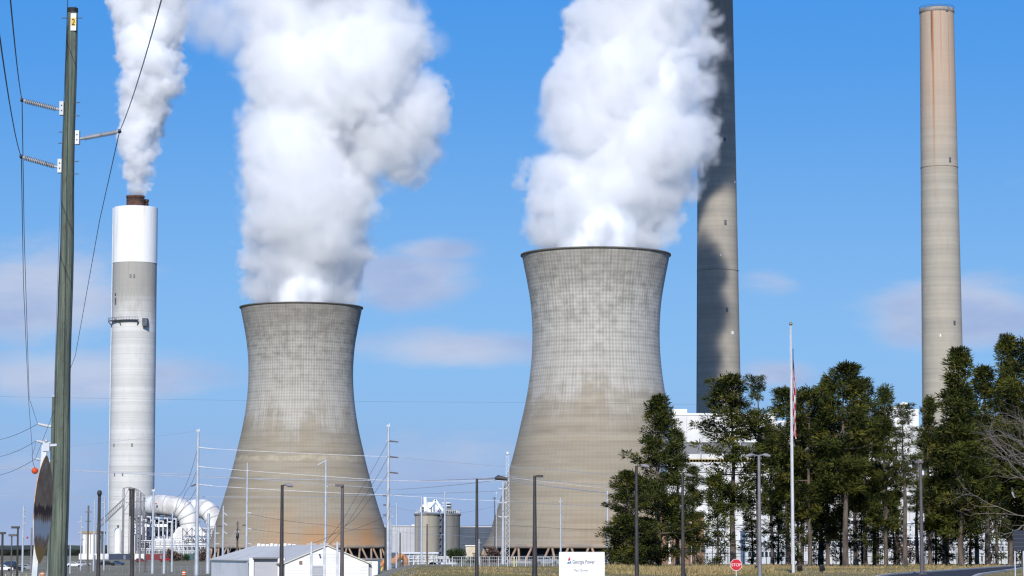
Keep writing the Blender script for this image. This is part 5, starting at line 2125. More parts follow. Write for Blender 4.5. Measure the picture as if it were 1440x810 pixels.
far_wire('faint grey wire above the gable of the white shed', [(347, 743, 560), (458, 752, 590), (546, 724, 520)], 560, .03, m=M_wire, sag=.01)
far_wire('pale wire in front of the silos', [(549, 711, 540), (625, 722, 470), (707, 707, 560)], 520, .03, sag=.006)
far_wire('lowest pale wire in front of the silos', [(549, 745, 540), (625, 752, 470), (713, 756, 500), (890, 770)], 520, .03, sag=.004)
far_wire('guy wire from the wooden pole with the transformer to the ground', [(334, 740, 520), (304, 800, 500)], 520, .035)
far_wire('second guy wire from the wooden pole with the transformer', [(334, 748, 520), (312, 803, 500)], 520, .035)

# ------------------------------------------------------------------ leaning road sign seen edge on
DG = 28
bt = P(45.5, 850, DG)
tp = P(63, 626, DG)
gzz = ground_z(bt.x, DG)
dv = (tp - bt).normalized()
bs = bt + dv * ((gzz - bt.z) / dv.z)
t = thing('road_sign', bs, 'leaning road sign seen edge-on, brown mottled face on a pale perforated post', 'road sign')
mb = MB()
s = .028
mb.bar(bs, tp, s * 2.0, s * 1.5)
po = mb.build('post', mat('pale_post_steel', (0.62, 0.66, 0.68), .45, (0.5, 0.54, 0.57), 4), t)
mb = MB()
Lp = (tp - bs).length
for k in range(40):
    q = bs + dv * (Lp * .25 + k * .05)
    if q.z < P(720, 765, DG).z:
        mb.sphere(q + Vector((0, -s - .002, 0)), .009, 6)
mb.build('perforation', M_steel_dark, po)
mb = MB()
mb.obox(tp + Vector((.02, 0, -.02)), (.035, 0, 0), (0, .035, 0), (0, 0, .045))
mb.sphere(tp + Vector((.02, -.03, .045)), .022, 8)
mb.obox(tp + Vector((.08, 0, 0)), (.05, 0, .003), (0, .02, 0), (0, 0, .012))
mb.build('bracket', M_steel, t)
up = (P(66.5, 640, DG) - P(56.5, 792, DG)).normalized()
cen = P(61, 716, DG)
half = (P(66.5, 640, DG) - P(56.5, 792, DG)).length / 2
face = Vector((-.026, .99, 0)).normalized()
nrm = up.cross(face).normalized()
mb = MB()
n = 40
ring = []
for k in range(n):
    a = 6.28318 * k / n
    u_, v_ = math.cos(a), math.sin(a)
    u_ = math.copysign(abs(u_) ** .9, u_)
    ring.append(cen + up * half * v_ + face * half * u_ + nrm * .012 * math.sin(u_ * 4))
mb.prism(ring, nrm * .006)
m, g, p = new_mat('weathered_brown_sign_face')
tc = g.node('ShaderNodeTexCoord').outputs['Object']
sx = g.sep(tc)
nz = g.noise(g.vm('MULTIPLY', tc, (1, 2, 5)), 1.6, 4, .6)
nz2 = g.noise(g.vm('MULTIPLY', tc, (20, 6, .6)), 1.5, 3, .6)
zc = cen.z - bs.z
zr = g.m('ADD', g.m('SUBTRACT', sx[2], zc), g.m('MULTIPLY', g.m('SUBTRACT', nz2, .5), .25))
c = g.mix(g.ss(nz, .4, .62), (0.50, 0.26, 0.14), (0.64, 0.36, 0.20))
c = g.mix(g.m('MULTIPLY', g.ss(zr, -.34, -.26), g.ss(zr, -.16, -.10, 1, 0)), c, (0.92, 0.74, 0.62))
c = g.mix(g.m('MULTIPLY', g.ss(zr, -.1, -.05), g.ss(zr, .02, .05, 1, 0)), c, (0.18, 0.09, 0.06))
c = g.mix(g.ss(zr, -.42, -.36, 1, 0), c, (0.75, 0.34, 0.10))
g.put(p.inputs['Base Color'], c)
p.inputs['Roughness'].default_value = .95
p.inputs['Specular IOR Level'].default_value = .05
mb.build('panel', m, t)

# ------------------------------------------------------------------ white name sign
DN = 205
b = G(818, DN)
t = thing('name_sign', b, 'large white name sign with a small coloured emblem and grey lettering', 'sign')
xa, xb2 = P(786.3, 790, DN).x, P(850.3, 790, DN).x
zt = P(720, 776.2, DN).z
mb = MB()
mb.box(xa, xb2, DN, DN + .45, b.z + .25, zt)
mb.build('panel', mat('sign_white', (0.80, 0.81, 0.84), .4, (0.77, 0.78, 0.82), .4), t)
mb = MB()
mb.box(xa - .0, xb2 + .0, DN - .012, DN - .002, zt - .07, zt - .0)
mb.box(xb2 - .09, xb2, DN - .012, DN - .002, b.z + .25, zt - .075)
mb.build('edge_strip', mat('sign_edge_white', (0.86, 0.86, 0.86), .4), t)
mb = MB()
mb.box(xa - .3, xb2 + .3, DN - .25, DN + .75, b.z - .2, b.z + .245)
mb.build('plinth', M_block, t)
M_text = mat('sign_grey_text', (0.16, 0.17, 0.19), .5)
M_text2 = mat('sign_pale_grey_text', (0.38, 0.39, 0.41), .5)
ppm = lambda px: P(px, 785, DN).x
zz = lambda py: P(720, py, DN).z
yt = DN - .008
o = text_mesh('Georgia Power', .42, 'lettering', M_text, t, (ppm(804.8), yt, zz(792.6)), bold=.006)
wd = o.dimensions.x
target_w = ppm(836.2) - ppm(804.8)
me = o.data
x00 = min(v.co.x for v in me.vertices)
for v in me.vertices:
    v.co.x = x00 + (v.co.x - x00) * target_w / wd
o = text_mesh('Plant Bowen', .28, 'lettering', M_text2, t, (ppm(806.8), yt, zz(803.6)), bold=.006)
wd = o.dimensions.x
me = o.data
x00 = min(v.co.x for v in me.vertices)
tw_ = ppm(826.8) - ppm(806.8)
for v in me.vertices:
    v.co.x = x00 + (v.co.x - x00) * tw_ / wd
em = thing('emblem', (0, 0, 0), None, None)
em.parent = t
M_em_red, M_em_blue, M_em_dark = mat('emblem_red', (0.55, 0.02, 0.05), .5), mat('emblem_blue', (0.05, 0.33, 0.62), .5), mat('emblem_dark_green', (0.01, 0.07, 0.08), .5)
E = lambda px, py: Vector((ppm(px), DN - .006, zz(py)))
for poly, mm, nm in (([E(800.6, 782.6), E(802.4, 787.3), E(800.6, 788.6), E(798.4, 788.4)], M_em_red, 'red_flame'),
                     ([E(802.6, 788.4), E(803.8, 792.6), E(800.9, 792.6), E(800.7, 790.2)], M_em_blue, 'blue_corner'),
                     ([E(798.4, 790.6), E(800.5, 790.4), E(800.7, 792.6), E(797.2, 792.6)], M_em_dark, 'dark_corner')):
    mb = MB()
    mb.prism(poly, (0, .003, 0))
    mb.build(nm, mm, em)

# ------------------------------------------------------------------ flagpole and flag
DF = 239
b = G(1115, DF)
b.x = P(1114, 640, DF).x
t = thing('flagpole', b, 'tall white flagpole with a gold ball, in front of the pines', 'flagpole')
h = P(1112, 458, DF).z - b.z
mb = MB()
mb.tube([(0, 0, 0), (0, 0, h * .5), (0, 0, h)], [W(2.2, DF), W(1.8, DF), W(1.0, DF)], 12)
mb.build('pole', mat('white_flagpole', (0.60, 0.60, 0.62), .4, (0.52, 0.52, 0.54), 1), t, local=False)
mb = MB()
mb.sphere((0, 0, h + W(2.6, DF)), W(2.5, DF), 14)
mb.build('ball', mat('dull_gold', (0.35, 0.30, 0.20), .35, metal=.6), t, local=False)
mb = MB()
mb.tube([(-W(2.6, DF), -.12, 1.2), (-W(1.7, DF), -.1, h - .3)], .018, 5)
mb.build('halyard', M_steel_white, t, local=False)
fl = thing('flag', Vector((b.x, DF - .1, P(1112, 490, DF).z)), 'limp striped flag in red, white and blue hanging against the flagpole', 'flag')
M_fr, M_fw, M_fb = mat('flag_red', (0.50, 0.02, 0.06), .8), mat('flag_white', (0.78, 0.76, 0.76), .8), mat('flag_blue', (0.015, 0.025, 0.11), .8)
# drooping cloth: hoist at the pole; the fly end falls and folds, so the stripes run steeply down
H_f = P(720, 490, DF).z - P(720, 617, DF).z
nu, nv = 44, 60
mbs = {0: MB(), 1: MB(), 2: MB()}
grid = []
for j in range(nv + 1):
    v = j / nv
    row = []
    wv = (.12 + .34 * min(1, v * 1.5)) * (1 if v < .62 else 1 - .35 * (v - .62))
    for i in range(nu + 1):
        u = i / nu
        fold = math.sin(u * 13 + v * 3.0) * .11 * min(1, v * 3 + .2)
        x = .12 + u * wv * .62 + .05 * math.sin(v * 9 + u * 4) * u
        y = -.12 + fold - .06 * u
        z = -v * H_f * (.965 + .035 * u) - .05 * math.sin(u * 9)
        row.append(Vector((x, y, z)))
    grid.append(row)
for j in range(nv):
    for i in range(nu):
        u, v = (i + .5) / nu, (j + .5) / nv
        if v < .235 + .03 * math.sin(u * 8):
            k = 2
        else:
            s = (v * 11.5 - u * 2.2 + .35 * math.sin(u * 12))
            k = 0 if int(math.floor(s)) % 2 == 0 else 1
        vs = [grid[j][i], grid[j][i + 1], grid[j + 1][i + 1], grid[j + 1][i]]
        mbs[k].add(vs, [(0, 1, 2, 3)], 0, True)
mbs[0].build('red_stripe', M_fr, fl, local=False)
mbs[1].build('white_stripe', M_fw, fl, local=False)
mbs[2].build('canton', M_fb, fl, local=False)

# ------------------------------------------------------------------ stop sign
DT = 172
c = P(1035.3, 794.2, DT)
gb_ = ground_z(c.x, DT)
t = thing('stop_sign', Vector((c.x, DT, gb_)), 'red octagonal stop sign on a thin pale post', 'stop sign')
rO = W(8.0, DT) / math.cos(math.pi / 8)
oct_ = lambda r, y: [Vector((c.x + r * math.cos(math.pi / 8 + k * math.pi / 4), y, c.z + r * math.sin(math.pi / 8 + k * math.pi / 4))) for k in range(8)]
mb = MB()
mb.prism(oct_(rO, DT), (0, .012, 0))
mb.build('white_border', mat('sign_border_white', (0.8, 0.8, 0.8), .4), t)
mb = MB()
mb.prism(oct_(rO * .93, DT - .006), (0, .004, 0))
mb.build('plate', mat('stop_red', (0.55, 0.015, 0.03), .4, (0.47, 0.012, 0.025), 2), t)
text_mesh('STOP', .27, 'lettering', M_fw, t, (c.x, DT - .009, c.z - .10), align='CENTER', extrude=.001, width=1.0)
mb = MB()
mb.bar((c.x, DT + .04, gb_), (c.x, DT + .04, c.z + .2), .06)
mb.build('post', M_steel, t)

# small white plate on a post
DW = 235
c = P(1133.3, 782.5, DW)
gb_ = ground_z(c.x, DW)
t = thing('notice_sign', Vector((c.x, DW, gb_)), 'small white rectangular plate on a thin post near the flagpole', 'sign')
mb = MB()
mb.box(c.x - W(2.7, DW), c.x + W(2.7, DW), DW, DW + .02, c.z - W(6.2, DW), c.z + W(6.2, DW))
mb.build('plate', mat('plate_pale', (0.55, 0.57, 0.62), .5), t)
mb = MB()
for k in range(4):
    mb.box(c.x - W(1.6, DW), c.x + W(1.4, DW), DW - .006, DW - .002, c.z + W(3.6 - 2.6 * k, DW), c.z + W(4.6 - 2.6 * k, DW))
mb.build('printed_line', M_text2, t)
mb = MB()
mb.bar((c.x, DW + .05, gb_), (c.x, DW + .05, c.z), .06)
mb.build('post', M_post_grey, t)

# ground floodlights
for px, lab in ((1124.5, 'black ground floodlight touching the flagpole foot'), (1156, 'black ground floodlight a few steps from the flagpole, tilted up'), (1065, 'black ground floodlight near the grey twin-armed lamp post')):
    b = G(px, 240)
    t = thing('ground_floodlight', b, lab, 'floodlight', 'black floodlights in the grass aiming at the flag')
    mb = MB()
    mb.obox((0, 0, .45), (.24, 0, .05), (0, .14, .1), (-.03, -.1, .16))
    mb.build('lamp_head', M_black, t, local=False)
    mb = MB()
    mb.bar((0, 0, 0), (0, 0, .32), .06)
    mb.bar((-.26, 0, .3), (.26, 0, .3), .05)
    mb.build('bracket', M_black, t, local=False)

# dark blue sign at the picture edge
DK = 205
b = G(1434, DK)
t = thing('direction_sign', b, 'dark blue sign board on pale posts at the roadside below the bare branches', 'sign')
xx = lambda px: P(px, 770, DK).x
zk = lambda py: P(720, py, DK).z
mb = MB()
mb.box(xx(1425), xx(1462), DK, DK + .1, zk(774), zk(746))
mb.build('board', mat('navy_sign', (0.012, 0.018, 0.035), .5, (0.02, 0.028, 0.05), .8), t)
mb = MB()
for k in range(1, 5):
    z = zk(774) + (zk(746) - zk(774)) * k / 5
    mb.box(xx(1425), xx(1462), DK - .012, DK - .002, z - .012, z + .012)
mb.build('board_joint', M_steel_dark, t)
for px in (1427.5, 1439.5, 1459):
    mb = MB()
    mb.bar((xx(px), DK + .16, b.z - .2), (xx(px), DK + .16, zk(748)), .09)
    mb.build('post', M_steel, t)


# ------------------------------------------------------------------ fences
def fence(px0, px1, D0, D1, hgt, label, n, m, rails=(.05, .5, 1.0), pickets=0, seed=1):
    a, c = G(px0, D0), G(px1, D1)
    t = thing('fence', a.lerp(c, .5), label, 'fence')
    po = []
    mb = MB()
    for i in range(n + 1):
        f = i / n
        q = a.lerp(c, f)
        q.z = ground_z(q.x, q.y)
        po.append(q)
        mb = MB()
        mb.bar(q, q + Vector((0, 0, hgt)), .09)
        mb.build('post', m, t)
    mb = MB()
    for k in rails:
        for p0, p1 in zip(po[:-1], po[1:]):
            mb.bar(p0 + Vector((0, -.05, hgt * k)), p1 + Vector((0, -.05, hgt * k)), .05)
    mb.build('rail', m, t)
    if pickets:
        mb = MB()
        for p0, p1 in zip(po[:-1], po[1:]):
            for j in range(1, pickets):
                q = p0.lerp(p1, j / pickets)
                mb.bar(q + Vector((0, -.09, .05)), q + Vector((0, -.09, hgt)), .022)
        mb.build('wire_mesh', m, t)
    return t


fence(636, 790, 330, 335, 1.25, 'grey rail fence along the crest of the grass before the nearer tower', 12, M_steel, (.35, .68, 1.0), 5)
fence(560, 640, 345, 340, .9, 'low wire fence on the grass before the silos', 8, M_post_grey, (.5, 1.0), 0)
fence(892, 1110, 352, 358, 2.3, 'dark chain-link fence running behind the first pines', 20, M_bronze, (.03, .5, 1.0), 9)
fence(1112, 1300, 358, 366, 2.3, 'dark chain-link fence behind the mass of pines and the flagpole', 18, M_bronze, (.03, .5, 1.0), 9)
fence(1302, 1460, 366, 374, 2.4, 'dark chain-link fence behind the large dense pine', 15, M_bronze, (.03, .5, 1.0), 9)
fence(8, 66, 452, 458, .95, 'cream barrier rail in front of the parked cars', 6, mat('cream_rail', (0.62, 0.56, 0.36), .6), (.6, 1.0), 0)
fence(100, 300, 560, 560, 1.6, 'thin grey fence along the yard before the white ducts', 22, M_post_grey, (.5, 1.0), 4)
# yellow marker post on the grass
for px, D_, lab in ((723, 318, 'yellow marker post standing in the grass before the nearer tower'),):
    b = G(px, D_)
    t = thing('marker_post', b, lab, 'marker post')
    mb = MB()
    mb.tube([(0, 0, 0), (0, 0, 1.15)], [.09, .08], 8)
    mb.build('post', mat('pale_yellow', (0.7, 0.62, 0.25), .6), t, local=False)
    mb = MB()
    mb.tube([(0, 0, 1.15), (0, 0, 1.25)], [.1, .05], 8)
    mb.build('cap', M_white, t, local=False)


# ------------------------------------------------------------------ vehicles
def car(px, D, label, paint, Lc=4.6, Hc=1.5, kind='suv', turn=0.0, base=None):
    b = base if base is not None else G(px, D)
    t = thing('parked_car' if kind != 'truck' else 'parked_truck', b, label, 'car' if kind != 'truck' else 'truck', 'vehicles parked in the yard')
    w = 1.8
    if kind == 'suv':
        prof = [(-.5, .22), (-.5, .62), (-.46, .66), (-.40, .97), (-.33, 1.0), (.08, 1.0), (.18, .70), (.44, .62), (.5, .50), (.5, .22)]
    elif kind == 'sedan':
        prof = [(-.5, .24), (-.5, .62), (-.34, .68), (-.22, 1.0), (.06, 1.0), (.2, .66), (.46, .58), (.5, .44), (.5, .24)]
    else:
        prof = [(-.5, .24), (-.5, .56), (-.10, .56), (-.08, .98), (.12, 1.0), (.22, .66), (.46, .60), (.5, .5), (.5, .24)]
    mb = MB()
    mb.prism([Vector((x * Lc, -w / 2, z * Hc)) for x, z in prof], (0, w, 0))
    mb.build('body', paint, t, local=False)
    mb = MB()
    wx = {'suv': [(-.36, .70), (-.34, .92), (.05, .92), (.14, .70)], 'sedan': [(-.27, .70), (-.19, .93), (.04, .93), (.15, .70)], 'truck': [(-.06, .66), (-.05, .9), (.1, .92), (.18, .68)]}[kind]
    mb.prism([Vector((x * Lc, -w / 2 - .012, z * Hc)) for x, z in wx], (0, w + .024, 0))
    mb.build('window', M_glass, t, local=False)
    for x in (-.31, .31):
        for s in (-1, 1):
            mb = MB()
            ring = [Vector((x * Lc + .34 * math.cos(k * .5236), s * w / 2 * 1.01 - .1, .34 + .34 * math.sin(k * .5236))) for k in range(12)]
            mb.prism(ring, (0, .2, 0))
            wh = mb.build('wheel', M_black, t, local=False)
    mb = MB()
    mb.box(.485 * Lc, .507 * Lc, -w / 2 + .1, -w / 2 + .45, .5 * Hc - .12, .5 * Hc + .02)
    mb.box(.485 * Lc, .507 * Lc, w / 2 - .45, w / 2 - .1, .5 * Hc - .12, .5 * Hc + .02)
    mb.build('headlight', M_white, t, local=False)
    t.rotation_euler.z = turn
    return t


M_car_w, M_car_b, M_car_g, M_car_r, M_car_bl = (mat('white_car_paint', (0.75, 0.75, 0.76), .25, (0.72, .72, .73)), mat('black_car_paint', (0.02, 0.02, 0.025), .2), mat('silver_car_paint', (0.42, 0.43, 0.45), .25, metal=.4),
                                                mat('red_car_paint', (0.24, 0.015, 0.02), .3), mat('blue_car_paint', (0.03, 0.06, 0.14), .25))
car(5, 620, 'white car parked at the picture edge behind the cream rail', M_car_w, turn=.1)
car(22, 640, 'black car parked between the white one and the silver one', M_car_b, kind='sedan', turn=-.1)
car(37, 650, 'silver car parked beside the leaning road sign', M_car_g, turn=.05)
car(12, 800, 'dark blue car in the farther row beyond the cream rail', M_car_bl, turn=2.9)
car(104, 760, 'white car parked near the green wooden pole', M_car_w, kind='sedan', turn=.2)
car(118, 800, 'silver car parked beside the mushroom cap lamp post', M_car_g, turn=.1)
car(152, 820, 'black car parked before the white box building', M_car_b, turn=0)
car(166, 840, 'dark blue car parked before the upright white vessel', M_car_bl, kind='sedan', turn=.1)
car(233, 1050, 'red truck parked before the low white ribbed building', M_car_r, Lc=5.5, Hc=2.4, kind='truck', turn=.1)
car(199, 1020, 'dark red car parked at the long low wall', mat('maroon_car_paint', (0.16, 0.03, 0.035), .3), Lc=4.6, Hc=1.6, turn=0)
car(878, 380, 'white pickup half hidden behind the lowest pine branches', M_car_w, Lc=5.4, Hc=1.8, kind='truck', turn=.15)
car(767, 470, 'silver car parked behind the rail fence beside the white name sign', M_car_g, Lc=4.8, turn=.3)
# orange barrels
for px, D_, lab in ((138.5, 500, 'orange barrel at the foot of the mushroom cap lamp post'), (259, 505, 'orange barrel below the white duct hopper'), (60, 480, 'orange-red barrel beside the leaning road sign')):
    b = G(px, D_)
    t = thing('barrel', b, lab, 'barrel', 'orange barrels in the yard')
    mb = MB()
    mb.lathe([(.05, 0), (.42, 0), (.36, .95), (.3, 1.05), (.05, 1.06)], 16)
    mb.build('drum', M_orange, t, local=False)
    mb = MB()
    for z in (.3, .65):
        mb.lathe([(.405, z), (.385, z + .16)], 16)
    mb.build('reflective_band', M_white, t, local=False)

# ================================================================== trees
def set_tint(me, cols):
    ca = me.color_attributes.new('tint', 'FLOAT_COLOR', 'POINT')
    ca.data.foreach_set('color', np.asarray(cols, dtype=np.float32).ravel())


def blades_mesh(name, centers, dirs, length, width, tints, material, parent, bend=.25):
    """many slim blades: each a bent strip of two quads' outline folded to one quad and a tip"""
    n = len(centers)
    c = np.asarray(centers, float)
    d = np.asarray(dirs, float)
    d /= np.linalg.norm(d, axis=1)[:, None] + 1e-9
    rv = rng.normal(size=(n, 3))
    s = np.cross(d, rv)
    s /= np.linalg.norm(s, axis=1)[:, None] + 1e-9
    L = np.asarray(length, float).reshape(-1, 1) * np.ones((n, 1))
    w = np.asarray(width, float).reshape(-1, 1) * np.ones((n, 1))
    mid = c + d * L * .55 + rng.normal(size=(n, 3)) * L * .05
    tip = c + d * L + np.array([0, 0, -1.0]) * L * bend * rng.uniform(0, 1, (n, 1))
    v = np.stack([c - s * w * .35, c + s * w * .35, mid + s * w * .5, mid - s * w * .5, tip], 1).reshape(-1, 3)
    i = np.arange(n) * 5
    quads = np.stack([i, i + 1, i + 2, i + 3], 1)
    tris = np.stack([i + 3, i + 2, i + 4], 1)
    me = bpy.data.meshes.new(name)
    nv, nl = len(v), 7 * n
    me.vertices.add(nv)
    me.vertices.foreach_set('co', v.ravel())
    me.loops.add(nl)
    lv = np.concatenate([quads, tris], 1).ravel()
    me.loops.foreach_set('vertex_index', lv.astype(np.int32))
    me.polygons.add(2 * n)
    ls = np.stack([np.arange(n) * 7, np.arange(n) * 7 + 4], 1).ravel()
    me.polygons.foreach_set('loop_start', ls.astype(np.int32))
    me.update(calc_edges=True)
    me.validate()
    t = np.repeat(np.asarray(tints, float), 5, axis=0)
    set_tint(me, np.concatenate([t, np.ones((len(t), 4 - t.shape[1]))], 1))
    me.materials.append(material)
    o = bpy.data.objects.new(name, me)
    COL.objects.link(o)
    o.parent = parent
    return o


def pine(seed, H, crown_from, spread, shape, density, tuft=.62, lean=0.0, bark=None, fine=1.0, gap=1.0):
    """one pine, base at the origin: trunk with limbs, crown of needle tufts"""
    r = random.Random(seed)
    t = thing('pine_tree', (0, 0, 0), None, None)
    ph = r.uniform(0, 6)
    def axis(z):
        return Vector((lean * (z / H) ** 1.5 * H + .12 * math.sin(z * .35 + ph) * z / H * 2, .1 * math.cos(z * .3 + ph) * z / H * 2, z))
    r0 = .0105 * H + .06
    mb = MB()
    zs = [0, .3] + [H * i / 16 for i in range(1, 17)]
    mb.tube([axis(z) for z in zs], [r0 * 1.45, r0 * 1.1] + [r0 * (1 - .93 * (i / 16) ** 1.15) for i in range(1, 17)], 8)
    cs, ds, ls, ts = [], [], [], []
    z = H * crown_from
    # dead stubs under the crown
    for k in range(int(7 * (crown_from > .2))):
        zz = H * r.uniform(crown_from * .35, crown_from)
        a = r.uniform(0, 6.28)
        L = r.uniform(.5, 1.7)
        q = axis(zz)
        mb.tube([q, q + Vector((math.cos(a) * L, math.sin(a) * L, r.uniform(-.3, .3)))], [.045, .02], 4)
    while z < H * .985:
        f = (z - H * crown_from) / (H * (1 - crown_from))
        if shape == 'cone':
            prof = (1 - f) ** .62 * (0.80 + .20 * min(1, f * 4))
        elif shape == 'round':
            prof = max(.16, math.sin(math.pi * min(1, .14 + f * .86)) ** .7)
        else:
            prof = max(.13, (1 - f * .85) * (.55 + .45 * min(1, f * 5)))
        prof *= r.uniform(.72, 1.22)
        nb = r.choice((2, 3, 3, 4))
        a0 = r.uniform(0, 6.28)
        for b in range(nb):
            if r.random() > density:
                continue
            a = a0 + 6.28 * b / nb + r.uniform(-.5, .5)
            L = spread * prof * r.uniform(.55, 1.18)
            rise = L * (r.uniform(-.12, .25) + .55 * f * f)
            droop = -L * r.uniform(.0, .16) * (1 - f)
            q0 = axis(z)
            dirh = Vector((math.cos(a), math.sin(a), 0))
            q1 = q0 + dirh * L * .55 + Vector((0, 0, rise * .45 + droop))
            q2 = q0 + dirh * L + Vector((r.uniform(-.2, .2), r.uniform(-.2, .2), rise + droop * .4 + .12 * L))
            mb.tube([q0, q1, q2], [.028 * L + .02, .016 * L + .012, .012], 5)
            light = r.uniform(.0, .85)
            nc = max(2, int((L * 1.45 + 1.3) * fine))
            for k in range(nc):
                s = .30 + .74 * (k + r.random() * .8) / nc
                p = (q0.lerp(q1, s / .55) if s < .55 else q1.lerp(q2, (s - .55) / .45))
                side = Vector((-dirh.y, dirh.x, 0)) * r.gauss(0, .17 * L + .12)
                c = p + side + Vector((0, 0, r.uniform(-.08, .26)))
                R0 = tuft * r.uniform(.75, 1.45)
                n = int(56 * r.uniform(.7, 1.3))
                out = (dirh * .55 + Vector((0, 0, .65)))
                lt = min(1, max(0, light + r.gauss(0, .16)))
                wm = r.random()
                for j in range(n):
                    v = Vector((r.gauss(0, 1), r.gauss(0, 1), r.gauss(0, .75))).normalized()
                    cs.append(c + v * R0 * .48 + Vector((r.gauss(0, .12), r.gauss(0, .12), r.gauss(0, .07))))
                    ds.append(v * .8 + out * .6)
                    ls.append(R0 * r.uniform(.45, .85))
                    ts.append((min(1, max(0, lt + r.gauss(0, .13))), wm if r.random() < .6 else r.random()))
        z += max(.34, (.36 + .66 * prof) * r.uniform(.7, 1.35)) * gap
    mb.build('trunk', bark or M_bark, t, local=False)
    blades_mesh('crown', [tuple(c) for c in cs], [tuple(d) for d in ds], ls, .082 * tuft / .62, ts, M_pine, t)
    return t


protos = {
    'young': (pine(1, 20, .06, 4.9, 'cone', .84, .70, gap=.92), 20),
    'open': (pine(2, 26, .30, 3.7, 'round', .86, .74, gap=.88), 26),
    'dense': (pine(3, 27, .16, 4.3, 'ovate', .97, .76, gap=.82), 27),
    'thin': (pine(4, 25, .48, 2.5, 'round', .78, .52), 25),
    'tall': (pine(5, 27, .38, 3.5, 'round', .95, .74, lean=.012, gap=.85), 27),
    'tiered': (pine(6, 26, .22, 3.6, 'ovate', .84, .70, gap=.92), 26),
    'small': (pine(7, 10, .08, 2.3, 'ovate', .9, .55), 10),
}
used = set()
# (kind, px, top, base D, half width px, turn, label)
PINES = [
    ('young', 926, 558, 300, 62, 0.4, 'cone-shaped pine with wide low branches, tallest of the clump beside the white name sign'),
    ('young', 884, 662, 292, 50, 2.2, 'short yellow-green pine reaching toward the white name sign'),
    ('tiered', 953, 604, 312, 34, 1.0, 'narrow pine close behind the cone-shaped pine, against the white plant'),
    ('open', 1031, 528, 316, 46, 3.0, 'broad-headed pine directly above the red octagonal sign'),
    ('thin', 1067, 526, 320, 27, .2, 'sparse thin-crowned pine with a pale trunk, beside the grey lamp post'),
    ('tall', 1108, 545, 331, 33, 1.7, 'pine rising just behind the flagpole'),
    ('open', 1139, 546, 322, 36, 4.2, 'pine behind the small white plate on a post'),
    ('dense', 1164, 531, 330, 33, .9, 'dark pine with branches far down, second tree from the flag toward the pink-topped chimney'),
    ('tall', 1189, 511, 318, 42, 5.1, 'tallest pine of the mass between the flagpole and the pink-topped chimney'),
    ('open', 1217, 533, 334, 34, 2.6, 'pine next to the tallest of the mass, on its pink-topped chimney side'),
    ('tiered', 1246, 545, 326, 32, .1, 'pine with tiered open branches between the mass and the brown lamp post'),
    ('thin', 1273, 566, 322, 27, 3.3, 'thin pine with see-through crown in front of the roof plant'),
    ('tiered', 1308, 560, 336, 29, 4.6, 'pine standing behind the brown lamp post below the pink-topped chimney'),
    ('dense', 1351, 488, 330, 52, 2.0, 'large dense dark pine overlapping the foot of the pink-topped chimney'),
    ('tall', 1389, 516, 342, 36, 3.8, 'pine between the large dense one and the bare grey branches'),
    ('dense', 1421, 470, 348, 43, .6, 'tall dark pine behind the bare grey branches'),
    ('open', 1455, 478, 338, 42, 1.3, 'pine cut by the edge of the picture behind the dark blue sign'),
    ('small', 1009, 668, 312, 28, .8, 'low bushy pine between the cone-shaped pine and the broad-headed pine'),
    ('small', 906, 728, 296, 36, 2.8, 'stubby pine filling in under the cone-shaped pine'),
    ('small', 872, 738, 300, 24, 5.3, 'smallest pine sapling beside the edge of the white name sign'),
    ('small', 1123, 655, 326, 30, 4.0, 'low pine in shade beside the flagpole'),
    ('small', 1234, 660, 330, 27, 1.5, 'young pine with yellowish needles among bare trunks'),
    ('small', 1333, 640, 338, 30, 3.1, 'half-grown pine leaning on the large dense pine'),
    ('small', 1402, 632, 344, 31, 2.4, 'half-grown pine below the bare grey branches'),
    ('small', 1058, 702, 346, 24, .3, 'low pine filling the gap behind the grey twin-armed lamp post'),
    ('small', 1094, 690, 350, 26, 1.1, 'low pine between the twin-armed lamp post and the flagpole'),
    ('small', 1152, 698, 344, 25, 2.2, 'low pine above the tilted ground floodlight'),
    ('small', 1183, 684, 352, 28, 3.4, 'low pine under the tallest pine of the mass'),
    ('small', 1213, 704, 348, 24, 4.5, 'low pine between two lit trunks of the mass'),
    ('small', 1258, 692, 352, 26, 5.2, 'low pine beside the red-brown leafed shrub'),
    ('small', 1316, 700, 350, 25, .9, 'low pine just past the brown lamp post'),
    ('small', 1364, 690, 352, 27, 1.8, 'low pine at the foot of the large dense pine'),
    ('small', 1438, 680, 350, 28, 2.7, 'low pine behind the dark blue sign board'),
    ('tall', 1086, 600, 372, 26, 2.9, 'farther pine glimpsed between the sparse pine and the flagpole'),
    ('open', 1128, 588, 376, 30, 5.6, 'farther pine filling the gap behind the small white plate'),
    ('tall', 1203, 570, 380, 31, 1.2, 'farther pine hidden behind the tallest of the mass'),
    ('thin', 1262, 598, 370, 24, .5, 'farther spindly pine behind the thin see-through pine'),
    ('tall', 1328, 600, 378, 30, 4.4, 'farther pine behind the brown lamp post and the large dense pine'),
    ('open', 1374, 585, 374, 31, 2.1, 'farther pine between the large dense pine and the bare branches'),
    ('tiered', 975, 655, 345, 25, 3.7, 'farther slender pine in front of the tan brick block'),
    ('thin', 1230, 600, 350, 22, 1.9, 'pole-like pine with pale lit trunk among the mass'),
    ('thin', 1290, 640, 356, 22, 4.9, 'pole-like pine beside the brown lamp post'),
    ('thin', 1155, 610, 352, 22, .7, 'pole-like pine behind the ground floodlights'),
]
SPREAD = {'young': 4.9, 'open': 3.7, 'dense': 4.3, 'thin': 2.5, 'tall': 3.5, 'tiered': 3.6, 'small': 2.3}
